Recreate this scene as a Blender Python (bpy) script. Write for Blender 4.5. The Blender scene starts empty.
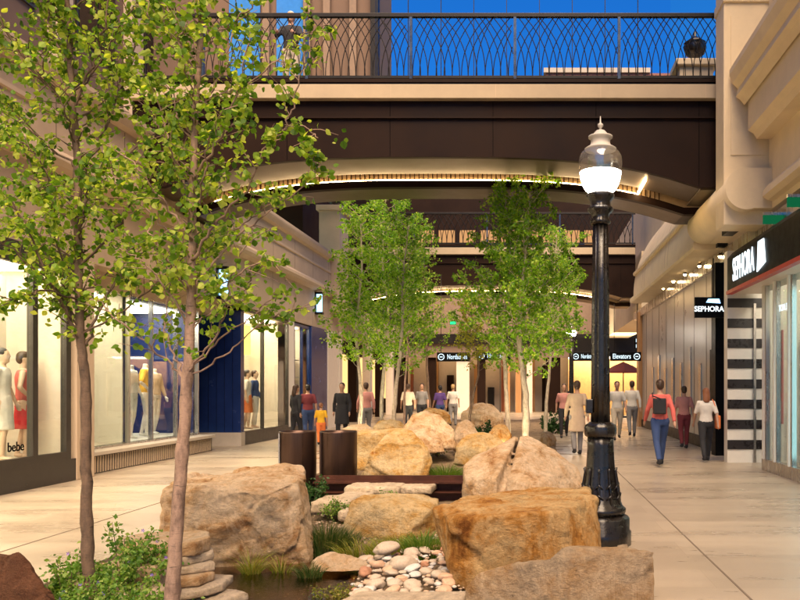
import bpy, bmesh, math, random
from mathutils import Vector, Matrix, noise
PI = math.pi
S = bpy.context.scene
C = S.collection
rnd = random.Random(7)

# ------------------------------------------------------------------ measuring
CAMZ = 1.55
def P(px, py, Y):                       # where a measured point of the place stands, Y metres ahead
    return Vector(((px - 530) / 800 * Y, Y, CAMZ + (388 - py) / 800 * Y))

# ------------------------------------------------------------------ materials
class N:
    def __init__(s, name):
        s.m = bpy.data.materials.new(name); s.m.use_nodes = True
        s.t = s.m.node_tree; s.t.nodes.clear()
        s.out = s.t.nodes.new('ShaderNodeOutputMaterial')
        s.tc = None
    def n(s, kind, **kw):
        x = s.t.nodes.new('ShaderNode' + kind)
        for k, v in kw.items():
            if k.startswith('i_'):
                k = k[2:]; k = int(k) if k.isdigit() else k.replace('_', ' ')
                x.inputs[k].default_value = v
            else: setattr(x, k, v)
        return x
    def l(s, a, ao, b, bi): s.t.links.new(a.outputs[ao], b.inputs[bi])
    def coord(s, scale=(1, 1, 1), rot=(0, 0, 0), which='Object'):
        tc = s.n('TexCoord'); mp = s.n('Mapping')
        mp.inputs['Scale'].default_value = scale; mp.inputs['Rotation'].default_value = rot
        s.l(tc, which, mp, 'Vector'); return mp
    def noise(s, scale, detail=5, rough=.6, stretch=(1, 1, 1), dist=0):
        mp = s.coord(stretch); x = s.n('TexNoise'); x.inputs['Scale'].default_value = scale
        x.inputs['Detail'].default_value = detail; x.inputs['Roughness'].default_value = rough
        x.inputs['Distortion'].default_value = dist
        s.l(mp, 'Vector', x, 'Vector'); return x
    def ramp(s, src, out, stops, interp='LINEAR'):
        r = s.n('ValToRGB'); e = r.color_ramp.elements; r.color_ramp.interpolation = interp
        while len(e) > 1: e.remove(e[-1])
        e[0].position = stops[0][0]; e[0].color = c4(stops[0][1])
        for p, c in stops[1:]:
            q = e.new(p); q.color = c4(c)
        s.l(src, out, r, 'Fac'); return r
    def mix(s, a, b, fac, mode='MIX'):
        x = s.n('MixRGB'); x.blend_type = mode
        for v, k in ((fac, 'Fac'), (a, 'Color1'), (b, 'Color2')):
            if isinstance(v, tuple) and hasattr(v[0], 'outputs'): s.l(v[0], v[1], x, k)
            elif k == 'Fac': x.inputs[k].default_value = v
            else: x.inputs[k].default_value = c4(v)
        return x
def c4(c): return (c, c, c, 1) if isinstance(c, (int, float)) else (tuple(c) + (1,))[:4]
MATS = {}
def simple(name, col, rough=.6, metal=0, var=.18, scale=6, bump=.0, bscale=40, stretch=(1, 1, 1), coat=0, spec=.5):
    if name in MATS: return MATS[name]
    s = N(name); b = s.n('BsdfPrincipled')
    b.inputs['Roughness'].default_value = rough; b.inputs['Metallic'].default_value = metal
    b.inputs['Specular IOR Level'].default_value = spec
    if coat: b.inputs['Coat Weight'].default_value = coat
    x = s.noise(scale, 6, .65, stretch)
    r = s.ramp(x, 'Fac', [(.25, [c * (1 - var) for c in col]), (.75, [min(1, c * (1 + var)) for c in col])])
    s.l(r, 'Color', b, 'Base Color')
    rr = s.ramp(x, 'Fac', [(.3, max(0, rough - .08)), (.7, min(1, rough + .08))]); s.l(rr, 'Color', b, 'Roughness')
    if bump:
        y = s.noise(bscale, 5, .6, stretch); bb = s.n('Bump'); bb.inputs['Strength'].default_value = bump; bb.inputs['Distance'].default_value = .01
        s.l(y, 'Fac', bb, 'Height'); s.l(bb, 'Normal', b, 'Normal')
    s.l(b, 'BSDF', s.out, 'Surface'); MATS[name] = s.m; return s.m
def glow(name, col, strength):
    if name in MATS: return MATS[name]
    s = N(name); e = s.n('Emission'); e.inputs['Color'].default_value = c4(col); e.inputs['Strength'].default_value = strength
    s.l(e, 'Emission', s.out, 'Surface'); MATS[name] = s.m; return s.m
def glass(name, tint=(.93, .97, .95), refl=.09, rough=.02, mult=.5):
    s = N(name); t = s.n('BsdfTransparent'); t.inputs['Color'].default_value = c4(tint)
    g = s.n('BsdfGlossy'); g.inputs['Roughness'].default_value = rough
    f = s.n('LayerWeight'); f.inputs['Blend'].default_value = .5
    pw = s.n('Math', operation='POWER'); pw.inputs[1].default_value = 5; s.l(f, 'Facing', pw, 0)
    a = s.n('Math', operation='MULTIPLY_ADD', use_clamp=True); a.inputs[1].default_value = mult; a.inputs[2].default_value = refl * .5 + .01
    s.l(pw, 'Value', a, 0); m = s.n('MixShader'); s.l(a, 'Value', m, 'Fac'); s.l(t, 'BSDF', m, 1); s.l(g, 'BSDF', m, 2)
    s.l(m, 'Shader', s.out, 'Surface'); MATS[name] = s.m; return s.m
def leafmat(name, stops, transl=.45, rough=.5):
    s = N(name); g = s.n('NewGeometry')
    r = s.ramp(g, 'Random Per Island', stops)
    x = s.noise(9, 2); mm = s.mix((r, 'Color'), (.8, .9, .6), .0)
    d = s.n('BsdfPrincipled'); d.inputs['Roughness'].default_value = rough; d.inputs['Specular IOR Level'].default_value = .35
    t = s.n('BsdfTranslucent'); m = s.n('MixShader'); m.inputs['Fac'].default_value = transl
    br = s.mix((r, 'Color'), (1.0, 1.0, .45), 1.0, 'MULTIPLY'); br2 = s.mix((br, 'Color'), (1.6, 1.6, 1.2), 1.0, 'MULTIPLY')
    s.l(mm, 'Color', d, 'Base Color'); s.l(br2, 'Color', t, 'Color')
    s.l(d, 'BSDF', m, 1); s.l(t, 'BSDF', m, 2); s.l(m, 'Shader', s.out, 'Surface'); return s.m
def rockmat(name, pale, mid, deep, dark=.25, stretch=(1, 1, 2.2), stain=.5, streak=.5):
    s = N(name); b = s.n('BsdfPrincipled'); b.inputs['Roughness'].default_value = .88; b.inputs['Specular IOR Level'].default_value = .25
    a = s.noise(2.3, 11, .70, tuple(v ** .6 for v in stretch), .5)
    r = s.ramp(a, 'Fac', [(.40, pale), (.50, [(p + m) / 2 for p, m in zip(pale, mid)]), (.57, mid), (.66, deep), (.78, [c * .6 for c in deep])])
    f = s.noise(22, 10, .8, (1, 1, 1.2))
    fr = s.ramp(f, 'Fac', [(.34, .45), (.43, .85), (.55, 1.0), (.68, 1.25)])
    m1 = s.mix((r, 'Color'), (fr, 'Color'), .95, 'MULTIPLY')
    v = s.noise(3.2, 7, .55, (1.3, 1.3, .45), 1.7)           # pale mineral streaks
    vr = s.ramp(v, 'Fac', [(.55, 0), (.60, .7), (.70, 0)])
    m2 = s.mix((m1, 'Color'), [min(1, c * 1.25) for c in pale], (vr, 'Color'), 'MIX')
    ms = s.mix((m1, 'Color'), (m2, 'Color'), streak)
    d = s.noise(2.3, 8, .7, (1, 1, 1), .5)                      # dark weather stains
    dr = s.ramp(d, 'Fac', [(.3, dark), (.42, .85), (.5, 1)])
    m3 = s.mix((ms, 'Color'), (dr, 'Color'), stain, 'MULTIPLY')
    s.l(m3, 'Color', b, 'Base Color')
    y = s.noise(34, 11, .8, (1, 1, 1.2)); z = s.noise(9, 7, .62, (1, 1, 1.3))
    ad = s.n('Math', operation='MULTIPLY_ADD'); ad.inputs[1].default_value = 1.0
    s.l(z, 'Fac', ad, 0); s.l(y, 'Fac', ad, 2)
    bb = s.n('Bump'); bb.inputs['Strength'].default_value = 1.0; bb.inputs['Distance'].default_value = .045
    s.l(ad, 'Value', bb, 'Height'); s.l(bb, 'Normal', b, 'Normal'); s.l(b, 'BSDF', s.out, 'Surface'); return s.m

# ------------------------------------------------------------------ mesh builder
class MB:
    def __init__(s): s.v = []; s.f = []; s.sm = []
    def add(s, vs, fs, smooth=False):
        o = len(s.v); s.v += [tuple(v) for v in vs]; s.f += [[i + o for i in f] for f in fs]; s.sm += [smooth] * len(fs)
    def box(s, x0, x1, y0, y1, z0, z1, M=None):
        vs = [(x, y, z) for z in (z0, z1) for y in (y0, y1) for x in (x0, x1)]
        if M: vs = [M @ Vector(v) for v in vs]
        s.add(vs, [(0, 2, 3, 1), (4, 5, 7, 6), (0, 1, 5, 4), (2, 6, 7, 3), (0, 4, 6, 2), (1, 3, 7, 5)]); return s
    def tube(s, pts, rads, n=8, cap=True, smooth=True):
        pts = [Vector(p) for p in pts]
        if not isinstance(rads, (list, tuple)): rads = [rads] * len(pts)
        up = Vector((0, 0, 1)); vs = []; prev = None
        for i, p in enumerate(pts):
            d = (pts[min(i + 1, len(pts) - 1)] - pts[max(i - 1, 0)])
            if d.length < 1e-9: d = Vector((0, 0, 1))
            d.normalize()
            if prev is None:
                a = d.cross(up if abs(d.z) < .9 else Vector((1, 0, 0))).normalized()
            else:
                a = (prev - d * prev.dot(d))
                a = a.normalized() if a.length > 1e-6 else d.orthogonal().normalized()
            prev = a; b = d.cross(a)
            for k in range(n):
                t = 2 * PI * k / n; vs.append(p + (a * math.cos(t) + b * math.sin(t)) * rads[i])
        fs = [(i * n + k, i * n + (k + 1) % n, (i + 1) * n + (k + 1) % n, (i + 1) * n + k) for i in range(len(pts) - 1) for k in range(n)]
        if cap: fs += [tuple(range(n))[::-1], tuple((len(pts) - 1) * n + k for k in range(n))]
        s.add(vs, fs, smooth)
        if cap and n > 12: s.sm[-2:] = [False, False]
        return s
    def lathe(s, prof, n=24, c=(0, 0), flute=None, cap=True, smooth=True, sq=(1, 1)):
        vs = []
        for j, (r, z) in enumerate(prof):
            for k in range(n):
                t = 2 * PI * k / n; rr = r * (flute(t, z) if flute else 1)
                vs.append((c[0] + math.cos(t) * rr * sq[0], c[1] + math.sin(t) * rr * sq[1], z))
        fs = [(i * n + k, i * n + (k + 1) % n, (i + 1) * n + (k + 1) % n, (i + 1) * n + k) for i in range(len(prof) - 1) for k in range(n)]
        if cap: fs += [tuple(range(n))[::-1], tuple((len(prof) - 1) * n + k for k in range(n))]
        s.add(vs, fs, smooth)
        if cap: s.sm[-2:] = [False, False]
        return s
    def prism(s, poly, a, b, axis='y'):          # poly of 2-D points, extruded a..b along the axis
        n = len(poly)
        def q(p, t):
            return {'y': (p[0], t, p[1]), 'x': (t, p[0], p[1]), 'z': (p[0], p[1], t)}[axis]
        vs = [q(p, a) for p in poly] + [q(p, b) for p in poly]
        s.add(vs, [(k, (k + 1) % n, n + (k + 1) % n, n + k) for k in range(n)] + [tuple(range(n))[::-1], tuple(range(n, 2 * n))]); return s
    def build(s, name, m, parent=None, bevel=0):
        me = bpy.data.meshes.new(name); me.from_pydata(s.v, [], s.f)
        me.polygons.foreach_set('use_smooth', s.sm)
        bm = bmesh.new(); bm.from_mesh(me); bmesh.ops.recalc_face_normals(bm, faces=bm.faces); bm.to_mesh(me); bm.free()
        me.materials.append(m); o = bpy.data.objects.new(name, me); C.objects.link(o)
        if parent:
            o.parent = parent
            if not parent.get('local'): o.matrix_parent_inverse = Matrix.Translation(parent.location).inverted()
        if bevel:
            b = o.modifiers.new('b', 'BEVEL'); b.width = bevel; b.segments = 2; b.limit_method = 'ANGLE'
        return o
def tag(o, label=None, cat=None, group=None, kind=None):
    if label: o['label'] = label
    if cat: o['category'] = cat
    if group: o['group'] = group
    if kind: o['kind'] = kind
    return o
def thing(name, label, cat, loc=(0, 0, 0), group=None, rotz=0):
    o = bpy.data.objects.new(name, None); C.objects.link(o); o.location = loc; o.rotation_euler.z = rotz; o.empty_display_size = .1
    return tag(o, label, cat, group)
def lthing(*a, **k):                              # its parts are written in the thing's own coordinates
    o = thing(*a, **k); o['local'] = 1; return o
def copy_tree(o, parent=None):
    c = o.copy(); C.objects.link(c)
    if parent: c.parent = parent
    for ch in list(o.children): copy_tree(ch, c)
    return c
def evaluated(o):
    bpy.context.view_layer.update()
    return bpy.data.meshes.new_from_object(o.evaluated_get(bpy.context.evaluated_depsgraph_get()))
def fuse(mb, voxel, smooth=3, fac=.5):             # one continuous skin over overlapping lumps
    o = mb.build('lump', M_dummy); r = o.modifiers.new('r', 'REMESH'); r.mode = 'VOXEL'; r.voxel_size = voxel
    if smooth:
        q = o.modifiers.new('s', 'SMOOTH'); q.iterations = smooth; q.factor = fac
    me = evaluated(o); old = o.data; bpy.data.objects.remove(o); bpy.data.meshes.remove(old)
    me.materials.clear(); return me
def obj(name, me, m, parent=None, smooth=True):
    me.materials.clear(); me.materials.append(m); me.name = name
    me.polygons.foreach_set('use_smooth', [smooth] * len(me.polygons))
    o = bpy.data.objects.new(name, me); C.objects.link(o)
    if parent: o.parent = parent
    return o
M_dummy = simple('dummy', (.5, .5, .5))

# palette
M_stone = simple('cream_stone', (.72, .59, .39), .75, var=.10, scale=1.6, bump=.12, bscale=30)
M_taupe = simple('taupe_stone', (.44, .34, .235), .8, var=.12, scale=1.4, bump=.15, bscale=30)
M_taupe2 = simple('taupe_trim', (.50, .39, .275), .75, var=.1, scale=2, bump=.1, bscale=30)
M_brown = simple('brown_panel', (.013, .0058, .0032), .5, var=.35, scale=.8, spec=.10)
M_brown2 = simple('brown_soffit', (.085, .06, .038), .42, metal=.25, var=.15, scale=.9)
M_dark = simple('dark_metal', (.009, .007, .006), .45, metal=0, var=.2, spec=.25)
M_seam = simple('seam_black', (.004, .003, .003), .9, spec=.05)
M_iron = simple('black_iron', (.009, .007, .006), .30, var=.35, scale=14, bump=.3, bscale=45, coat=.15)
M_gold = simple('bronze_rod', (.10, .06, .03), .3, metal=.8)
M_steel = simple('brushed_steel', (.5, .46, .42), .28, metal=.9, var=.12, scale=5, stretch=(1, 1, .1))
M_mull = simple('mullion', (.055, .05, .045), .35, metal=.5)
M_blue = simple('navy_panel', (.012, .028, .12), .22, var=.25, scale=1.5)
M_blue2 = simple('blue_backdrop', (.006, .018, .11), .5, var=.25, scale=1.5)
M_white = simple('white_board', (.72, .68, .6), .5, var=.05)
M_cream = simple('cream_wall', (.66, .58, .49), .6, var=.08)
M_black = simple('black_gloss', (.004, .004, .004), .42, var=.2, spec=.08)
M_red = simple('red_trim', (.45, .02, .02), .35, var=.1)
M_green = simple('green_glass', (.02, .28, .11), .2)
M_ledge = simple('ledge_stone', (.5, .44, .36), .5, var=.1)
M_wood = simple('wood_panel', (.38, .2, .08), .45, var=.25, scale=3, stretch=(4, 4, .3))
M_paleurn = simple('pale_box', (.5, .47, .42), .6)
M_glass = glass('shop_glass'); M_glass2 = None
s = N('screen_glass'); t_ = s.n('BsdfTransparent'); t_.inputs['Color'].default_value = (.90, .95, 1, 1); s.l(t_, 'BSDF', s.out, 'Surface'); M_glass2 = s.m
M_glassd = glass('dark_glass', (.30, .36, .42), .25)
G_room = glow('ceiling_glow', (1, .80, .55), 8)
G_roomc = glow('cool_ceiling_glow', (1, .88, .70), 8)
G_led = glow('led_glow', (1, .66, .32), 34)
G_sign = glow('sign_glow', (.80, .93, 1), 1.2)
G_signt = glow('sign_text_glow', (.75, .92, 1), .7)
G_bulb = glow('bulb_glow', (1, .72, .38), 60)
G_blue = glow('blue_light', (.30, .62, 1), 1.6)
G_green = glow('green_sign', (.02, .75, .22), 1.0)
G_warm = glow('warm_lamp', (1, .62, .22), 9)

# ------------------------------------------------------------------ ground, bed, water
XL, XR = -3.85, .62                                 # edges of the planted strip
def sm(a, b, x):
    t = max(0, min(1, (x - a) / (b - a))); return t * t * (3 - 2 * t)
def bed_z(x, y):
    z = -.14 + .09 * sm(.55, 0, abs(x - XL)) + .05 * sm(.4, 0, abs(x - XR))
    z += .05 * noise.noise(Vector((x * 1.3, y * 1.3, 0))) + .02 * noise.noise(Vector((x * 6, y * 6, 3)))
    e = math.hypot((x + 2.55) / .95, (y - 6.7) / 2.3)
    z -= .42 * sm(1.2, .75, e)
    e = math.hypot((x + 1.5) / 1.0, (y - 10.7) / .9)
    z -= .25 * sm(1.2, .8, e)
    e = math.hypot((x + 1.35) / 1.2, (y - 13.3) / 1.0); z -= .14 * sm(1.15, .8, e)
    z += .18 * sm(15, 19, y)
    return z
s = N('paving'); b = s.n('BsdfPrincipled'); b.inputs['Specular IOR Level'].default_value = .45
br = s.n('TexBrick'); mp = s.coord((1, 1, 1)); s.l(mp, 'Vector', br, 'Vector')
br.offset = .5; br.inputs['Scale'].default_value = 1; br.inputs['Brick Width'].default_value = 2.9; br.inputs['Row Height'].default_value = .62
br.inputs['Mortar Size'].default_value = .0025; br.inputs['Mortar Smooth'].default_value = .3
br.inputs['Color1'].default_value = (.37, .305, .225, 1); br.inputs['Color2'].default_value = (.45, .375, .28, 1); br.inputs['Mortar'].default_value = (.30, .23, .16, 1)  # alternating slab tones also paint streaky brightness into the paving colour
a = s.noise(.9, 7, .6, (.5, 1.6, 1)); ar = s.ramp(a, 'Fac', [(.3, .74), (.5, .96), (.7, 1.1)])
m1 = s.mix((br, 'Color'), (ar, 'Color'), .9, 'MULTIPLY')
f = s.noise(120, 4, .7); fr = s.ramp(f, 'Fac', [(.3, .8), (.6, 1.05)]); m2 = s.mix((m1, 'Color'), (fr, 'Color'), .6, 'MULTIPLY')
st = s.noise(4.5, 6, .7); sr = s.ramp(st, 'Fac', [(.30, .55), (.40, 1)]); m3 = s.mix((m2, 'Color'), (sr, 'Color'), .4, 'MULTIPLY')
s.l(m3, 'Color', b, 'Base Color')
rr = s.ramp(a, 'Fac', [(.3, .22), (.7, .42)]); s.l(rr, 'Color', b, 'Roughness')
bb = s.n('Bump'); bb.inputs['Strength'].default_value = .25; bb.inputs['Distance'].default_value = .004; s.l(f, 'Fac', bb, 'Height'); s.l(bb, 'Normal', b, 'Normal')
s.l(b, 'BSDF', s.out, 'Surface'); M_pave = s.m
M_joint = simple('joint_line', (.17, .13, .09), .8)
M_soil = rockmat('stream_soil', (.30, .22, .14), (.20, .14, .085), (.10, .07, .04))
M_ground = simple('ground_soil', (.12, .10, .08), .9)
tag(MB().box(-400, 400, -150, 900, -.9, -.7).build('ground', M_ground), kind='structure')
tag(MB().box(-14, XL, -12, 62, -.3, 0).build('pavement', M_pave), kind='structure')
tag(MB().box(XR, 12, -12, 62, -.3, 0).build('pavement', M_pave), kind='structure')
tag(MB().box(XL, XR, 38, 62, -.3, 0).build('pavement', M_pave), kind='structure')
for x in (-5.0, 1.62):
    tag(MB().box(x - .008, x + .008, -12, 60, .0, .004).build('pavement_joint', M_joint), kind='structure')
mb = MB(); nx, ny = 60, 420; y0 = -10; y1 = 38
vs = []
for j in range(ny + 1):
    for i in range(nx + 1):
        x = XL + (XR - XL) * i / nx; y = y0 + (y1 - y0) * j / ny; vs.append((x, y, bed_z(x, y)))
mb.add(vs, [(j * (nx + 1) + i, j * (nx + 1) + i + 1, (j + 1) * (nx + 1) + i + 1, (j + 1) * (nx + 1) + i) for j in range(ny) for i in range(nx)], True)
tag(mb.build('stream_bed', M_soil), kind='structure')
s = N('water'); f = s.n('Fresnel'); f.inputs['IOR'].default_value = 1.33
w = s.noise(14, 3, .5, (1, 2.2, 1)); bb = s.n('Bump'); bb.inputs['Strength'].default_value = .35; bb.inputs['Distance'].default_value = .012
s.l(w, 'Fac', bb, 'Height'); s.l(bb, 'Normal', f, 'Normal')
g = s.n('BsdfGlossy'); g.inputs['Roughness'].default_value = .05; s.l(bb, 'Normal', g, 'Normal')
t = s.n('BsdfTransparent'); t.inputs['Color'].default_value = (.62, .47, .28, 1)
a = s.n('Math', operation='ADD', use_clamp=True); a.inputs[1].default_value = .13; s.l(f, 'Fac', a, 0)
m = s.n('MixShader'); s.l(a, 'Value', m, 'Fac'); s.l(t, 'BSDF', m, 1); s.l(g, 'BSDF', m, 2); s.l(m, 'Shader', s.out, 'Surface'); M_water = s.m
def sheet(x0, x1, y0, y1, z, name, m):
    mb = MB(); mb.add([(x0, y0, z), (x1, y0, z), (x1, y1, z), (x0, y1, z)], [(0, 1, 2, 3)]); return tag(mb.build(name, m), kind='structure')
sheet(-3.6, -1.2, 3.9, 9.2, -.27, 'water', M_water)
sheet(-2.7, -.3, 9.6, 11.9, -.25, 'water', M_water)
sheet(-2.7, 0, 12.15, 14.5, -.17, 'water', M_water)

# ------------------------------------------------------------------ rocks
RK = {
 'buff': rockmat('buff_sandstone', (.62, .50, .34), (.50, .34, .18), (.38, .19, .06), stretch=(.8, .8, 2)),
 'ochre': rockmat('ochre_sandstone', (.72, .49, .23), (.52, .24, .05), (.25, .085, .012), .22, stretch=(1.6, 1.4, .9), stain=.8, streak=.35),
 'grey': rockmat('greybrown_sandstone', (.60, .45, .29), (.42, .24, .095), (.21, .095, .028), .2, stretch=(1.2, 1, 1), stain=.8),
 'red': rockmat('dark_red_sandstone', (.16, .07, .035), (.11, .042, .02), (.07, .025, .012), .3),
 'pink': rockmat('pink_sandstone', (.78, .60, .41), (.58, .36, .18), (.32, .135, .04), stretch=(1, 1, 1.6), stain=.5),
 'gold': rockmat('golden_sandstone', (.70, .54, .31), (.58, .33, .09), (.38, .13, .02), stretch=(.7, .7, 2.2)),
 'slate': rockmat('flagstone', (.78, .64, .48), (.58, .45, .31), (.30, .19, .11), stretch=(.7, .7, 4)),
}
def make_rock(name, hulls, mat, label, cat='boulder', voxel=.03, rough=.045, strata=.012, seed=0, group=None):
    mb = MB(); allp = []
    for pts in hulls:
        bm = bmesh.new()
        for p in pts: bm.verts.new(p); allp.append(Vector(p))
        bmesh.ops.convex_hull(bm, input=bm.verts)
        bmesh.ops.delete(bm, geom=[v for v in bm.verts if not v.link_faces], context='VERTS')
        bm.verts.ensure_lookup_table(); idx = {v: i for i, v in enumerate(bm.verts)}
        mb.add([v.co.copy() for v in bm.verts], [[idx[v] for v in f.verts] for f in bm.faces]); bm.free()
    me = fuse(mb, voxel, 1, .35)
    c = sum(allp, Vector()) / len(allp); c.z = min(p.z for p in allp)
    ns = [v.normal.copy() for v in me.vertices]
    for v, n in zip(me.vertices, ns):
        p = v.co; q = p + Vector((seed * 7.3, 0, 0))
        w_ = q * 1.9 + noise.noise_vector(q * 1.1) * .35
        vd, vp = noise.voronoi(w_); cp = vp[0]; rv = noise.random_unit_vector if False else None
        tilt = Vector(noise.noise_vector(cp * 13.7 + Vector((3, 1, 7))))
        d = rough * 1.7 * tilt.dot(w_ - cp) + rough * .55 * noise.noise(cp * 9.1)
        d -= rough * .35 * max(0, .05 - (vd[1] - vd[0])) / .05
        w2 = q * 5.3 + noise.noise_vector(q * 3) * .2; vd, vp = noise.voronoi(w2); cp = vp[0]
        d += rough * .55 * Vector(noise.noise_vector(cp * 17.1)).dot(w2 - cp) + rough * .15 * noise.noise(cp * 7.7)
        d += rough * .30 * noise.fractal(q * 2.2, .9, 2, 4) + rough * .22 * noise.fractal(q * 11, .8, 2, 3)
        d += strata * .5 * math.sin(p.z * 34 + 5 * noise.noise(q * 1.2)) * (1 - abs(n.z)) * (.2 + noise.noise(q * 2))
        v.co = p + n * d
    for v in me.vertices: v.co -= c
    o = obj(name, me, mat); o.location = c
    return tag(o, label, cat, group)
def hull(*a): return [P(*q) for q in a]
make_rock('boulder', [hull((156, 578, 8.0), (312, 572, 8.35), (163, 490, 8.1), (205, 489, 8.05), (268, 493, 8.1), (296, 480, 8.4), (307, 476, 8.9), (313, 545, 8.6),
    (178, 475, 9.0), (235, 471, 9.3), (285, 464, 9.5), (303, 466, 9.5), (166, 540, 9.6), (310, 540, 9.8))], RK['pink'],
    'largest pale sandstone block beside the pool, with a brown hollow face and whitish right corner', voxel=.024, rough=.045, seed=1)
make_rock('boulder', [hull((432, 508, 6.75), (452, 519, 6.4), (500, 515, 6.35), (560, 512, 6.4), (596, 497, 6.9), (601, 545, 6.9), (598, 575, 6.6), (560, 590, 6.4), (474, 594, 6.45), (455, 586, 6.5),
    (445, 545, 6.9), (465, 496, 7.5), (545, 487, 7.9), (588, 489, 7.7), (470, 540, 7.8), (590, 540, 7.9))], RK['ochre'],
    'big flat-topped orange sandstone boulder in front of the black lamp post', voxel=.022, rough=.035, strata=.0, seed=2)
make_rock('boulder', [hull((466, 586, 5.5), (478, 573, 5.5), (520, 562, 5.45), (556, 562, 5.5), (464, 640, 5.45), (560, 640, 5.4), (500, 569, 5.9), (556, 560, 5.9), (470, 610, 5.95)),
    hull((546, 560, 5.5), (566, 547, 5.55), (654, 552, 5.4), (655, 640, 5.35), (545, 640, 5.4), (575, 546, 6.0), (648, 550, 6.0), (560, 620, 6.0), (650, 610, 6.0))], RK['grey'],
    'low grey-brown sawn sandstone slab with a stepped top, nearest the bottom edge', voxel=.022, rough=.028, strata=.006, seed=3)
make_rock('boulder', [hull((463, 508, 9.9), (464, 466, 10.0), (476, 455, 10.2), (500, 446, 10.3), (517, 437, 10.6), (497, 478, 9.55), (466, 480, 9.8), (498, 508, 9.45), (470, 500, 11), (515, 445, 11.2)),
    hull((500, 508, 9.5), (507, 478, 9.6), (520, 436, 10.45), (529, 438, 10.7), (556, 449, 10.5), (577, 468, 10.3), (585, 488, 10.2), (582, 503, 10.0), (534, 486, 9.5), (520, 462, 9.75), (548, 505, 9.6), (575, 480, 11), (525, 450, 11.2))], RK['pink'],
    'peaked pink-tan boulder with a split face, behind the flat-topped orange one', voxel=.024, rough=.028, seed=4)
make_rock('boulder', [hull((343, 528, 9.0), (352, 500, 9.1), (362, 495, 9.4), (420, 494, 9.6), (438, 500, 9.5), (442, 535, 9.2), (400, 540, 8.9), (350, 540, 9), (375, 505, 8.95), (430, 510, 9), (360, 510, 9.9), (430, 510, 9.9))], RK['gold'],
    'low cream and orange boulder behind the heap of pale cobbles', voxel=.024, rough=.035, seed=5)
make_rock('boulder', [hull((357, 484, 13.1), (370, 455, 13.1), (385, 436, 13.3), (398, 428, 13.5), (412, 430, 13.4), (428, 446, 13.3), (433, 462, 13.3), (428, 476, 13.2), (415, 484, 13), (380, 470, 13.0), (395, 440, 14), (375, 460, 14), (425, 460, 14))], RK['gold'],
    'rounded golden boulder right of the bronze cylinders, above the rusty steel channel', voxel=.028, rough=.035, strata=.006, seed=6)
make_rock('boulder', [hull((356, 470, 14.4), (357, 434, 14.4), (395, 431, 14.3), (400, 470, 14.3), (362, 430, 15.2), (398, 428, 15.2), (360, 460, 15.2), (400, 460, 15.2))], RK['gold'],
    'square tan block half hidden behind the rounded golden boulder', voxel=.04, rough=.04, seed=7)
far = [
 ((400, 456), (411, 446), 17.0, 'pink', 'long pale pink boulder highest in the middle of the rock heap'),
 ((400, 445), (427, 450), 15.3, 'pink', 'flat pale slab with a bright top just below the long pink boulder'),
 ((452, 480), (419, 448), 18.0, 'pink', 'small pointed tan rock between the long pink boulder and the dark round shrub'),
 ((453, 512), (431, 462), 14.2, 'gold', 'wide low orange-buff rock left of the peaked boulder, topped with a green tuft'),
 ((418, 452), (407, 421), 23.0, 'ochre', 'reddish flat boulder far back under the yellow-green small tree'),
 ((460, 505), (402, 425), 25.0, 'pink', 'broad pale mound-shaped rock far back behind the dark round shrub'),
 ((336, 380), (424, 436), 17.5, 'buff', 'low grey-buff rock behind the right bronze cylinder'),
 ((372, 410), (419, 436), 19.5, 'gold', 'small buff rock at the foot of the three white trunks'),
 ((488, 512), (424, 442), 17.5, 'ochre', 'brown rock just left of the two pale aspen trunks'),
 ((540, 556), (430, 446), 20.0, 'grey', 'small grey rock at the edge of the right walkway'),
]
for i, ((x0, x1), (ya, yb), Y, mt, lab) in enumerate(far):
    w = (x1 - x0); h = yb - ya
    pts = hull((x0, yb + 3, Y), (x0 + w * .04, ya + h * .5, Y), (x0 + w * .22, ya + h * .12, Y + .35), (x0 + w * .5, ya, Y + .5), (x0 + w * .72, ya + h * .1, Y + .4), (x1 - w * .03, ya + h * .55, Y + .1),
        (x1, yb + 3, Y), (x0 + w * .4, ya + h * .45, Y - .25), (x0 + w * .55, yb + 4, Y - .35), (x0 + w * .2, yb, Y + 1.1), (x1 - w * .2, yb, Y + 1.1))
    make_rock('boulder', [pts], RK[mt], lab, voxel=.04, rough=.05, seed=10 + i)
make_rock('boulder', [hull((-25, 640, 5.4), (-20, 556, 5.5), (20, 552, 5.4), (36, 575, 5.35), (53, 600, 5.3), (58, 640, 5.3), (-20, 556, 6.1), (18, 556, 6.1), (40, 600, 6.0))], RK['red'],
    'dark red-brown rock cut off by the lower left corner', voxel=.028, rough=.035, seed=30)
make_rock('boulder', [hull((308, 570, 7.9), (316, 556, 7.9), (330, 552, 8.0), (352, 556, 8.0), (374, 562, 7.9), (376, 570, 7.8), (340, 572, 7.7), (320, 574, 7.7), (335, 560, 8.3))], RK['pink'],
    'long low rust-pink stone at the right edge of the pool', voxel=.02, rough=.025, seed=31)
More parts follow.
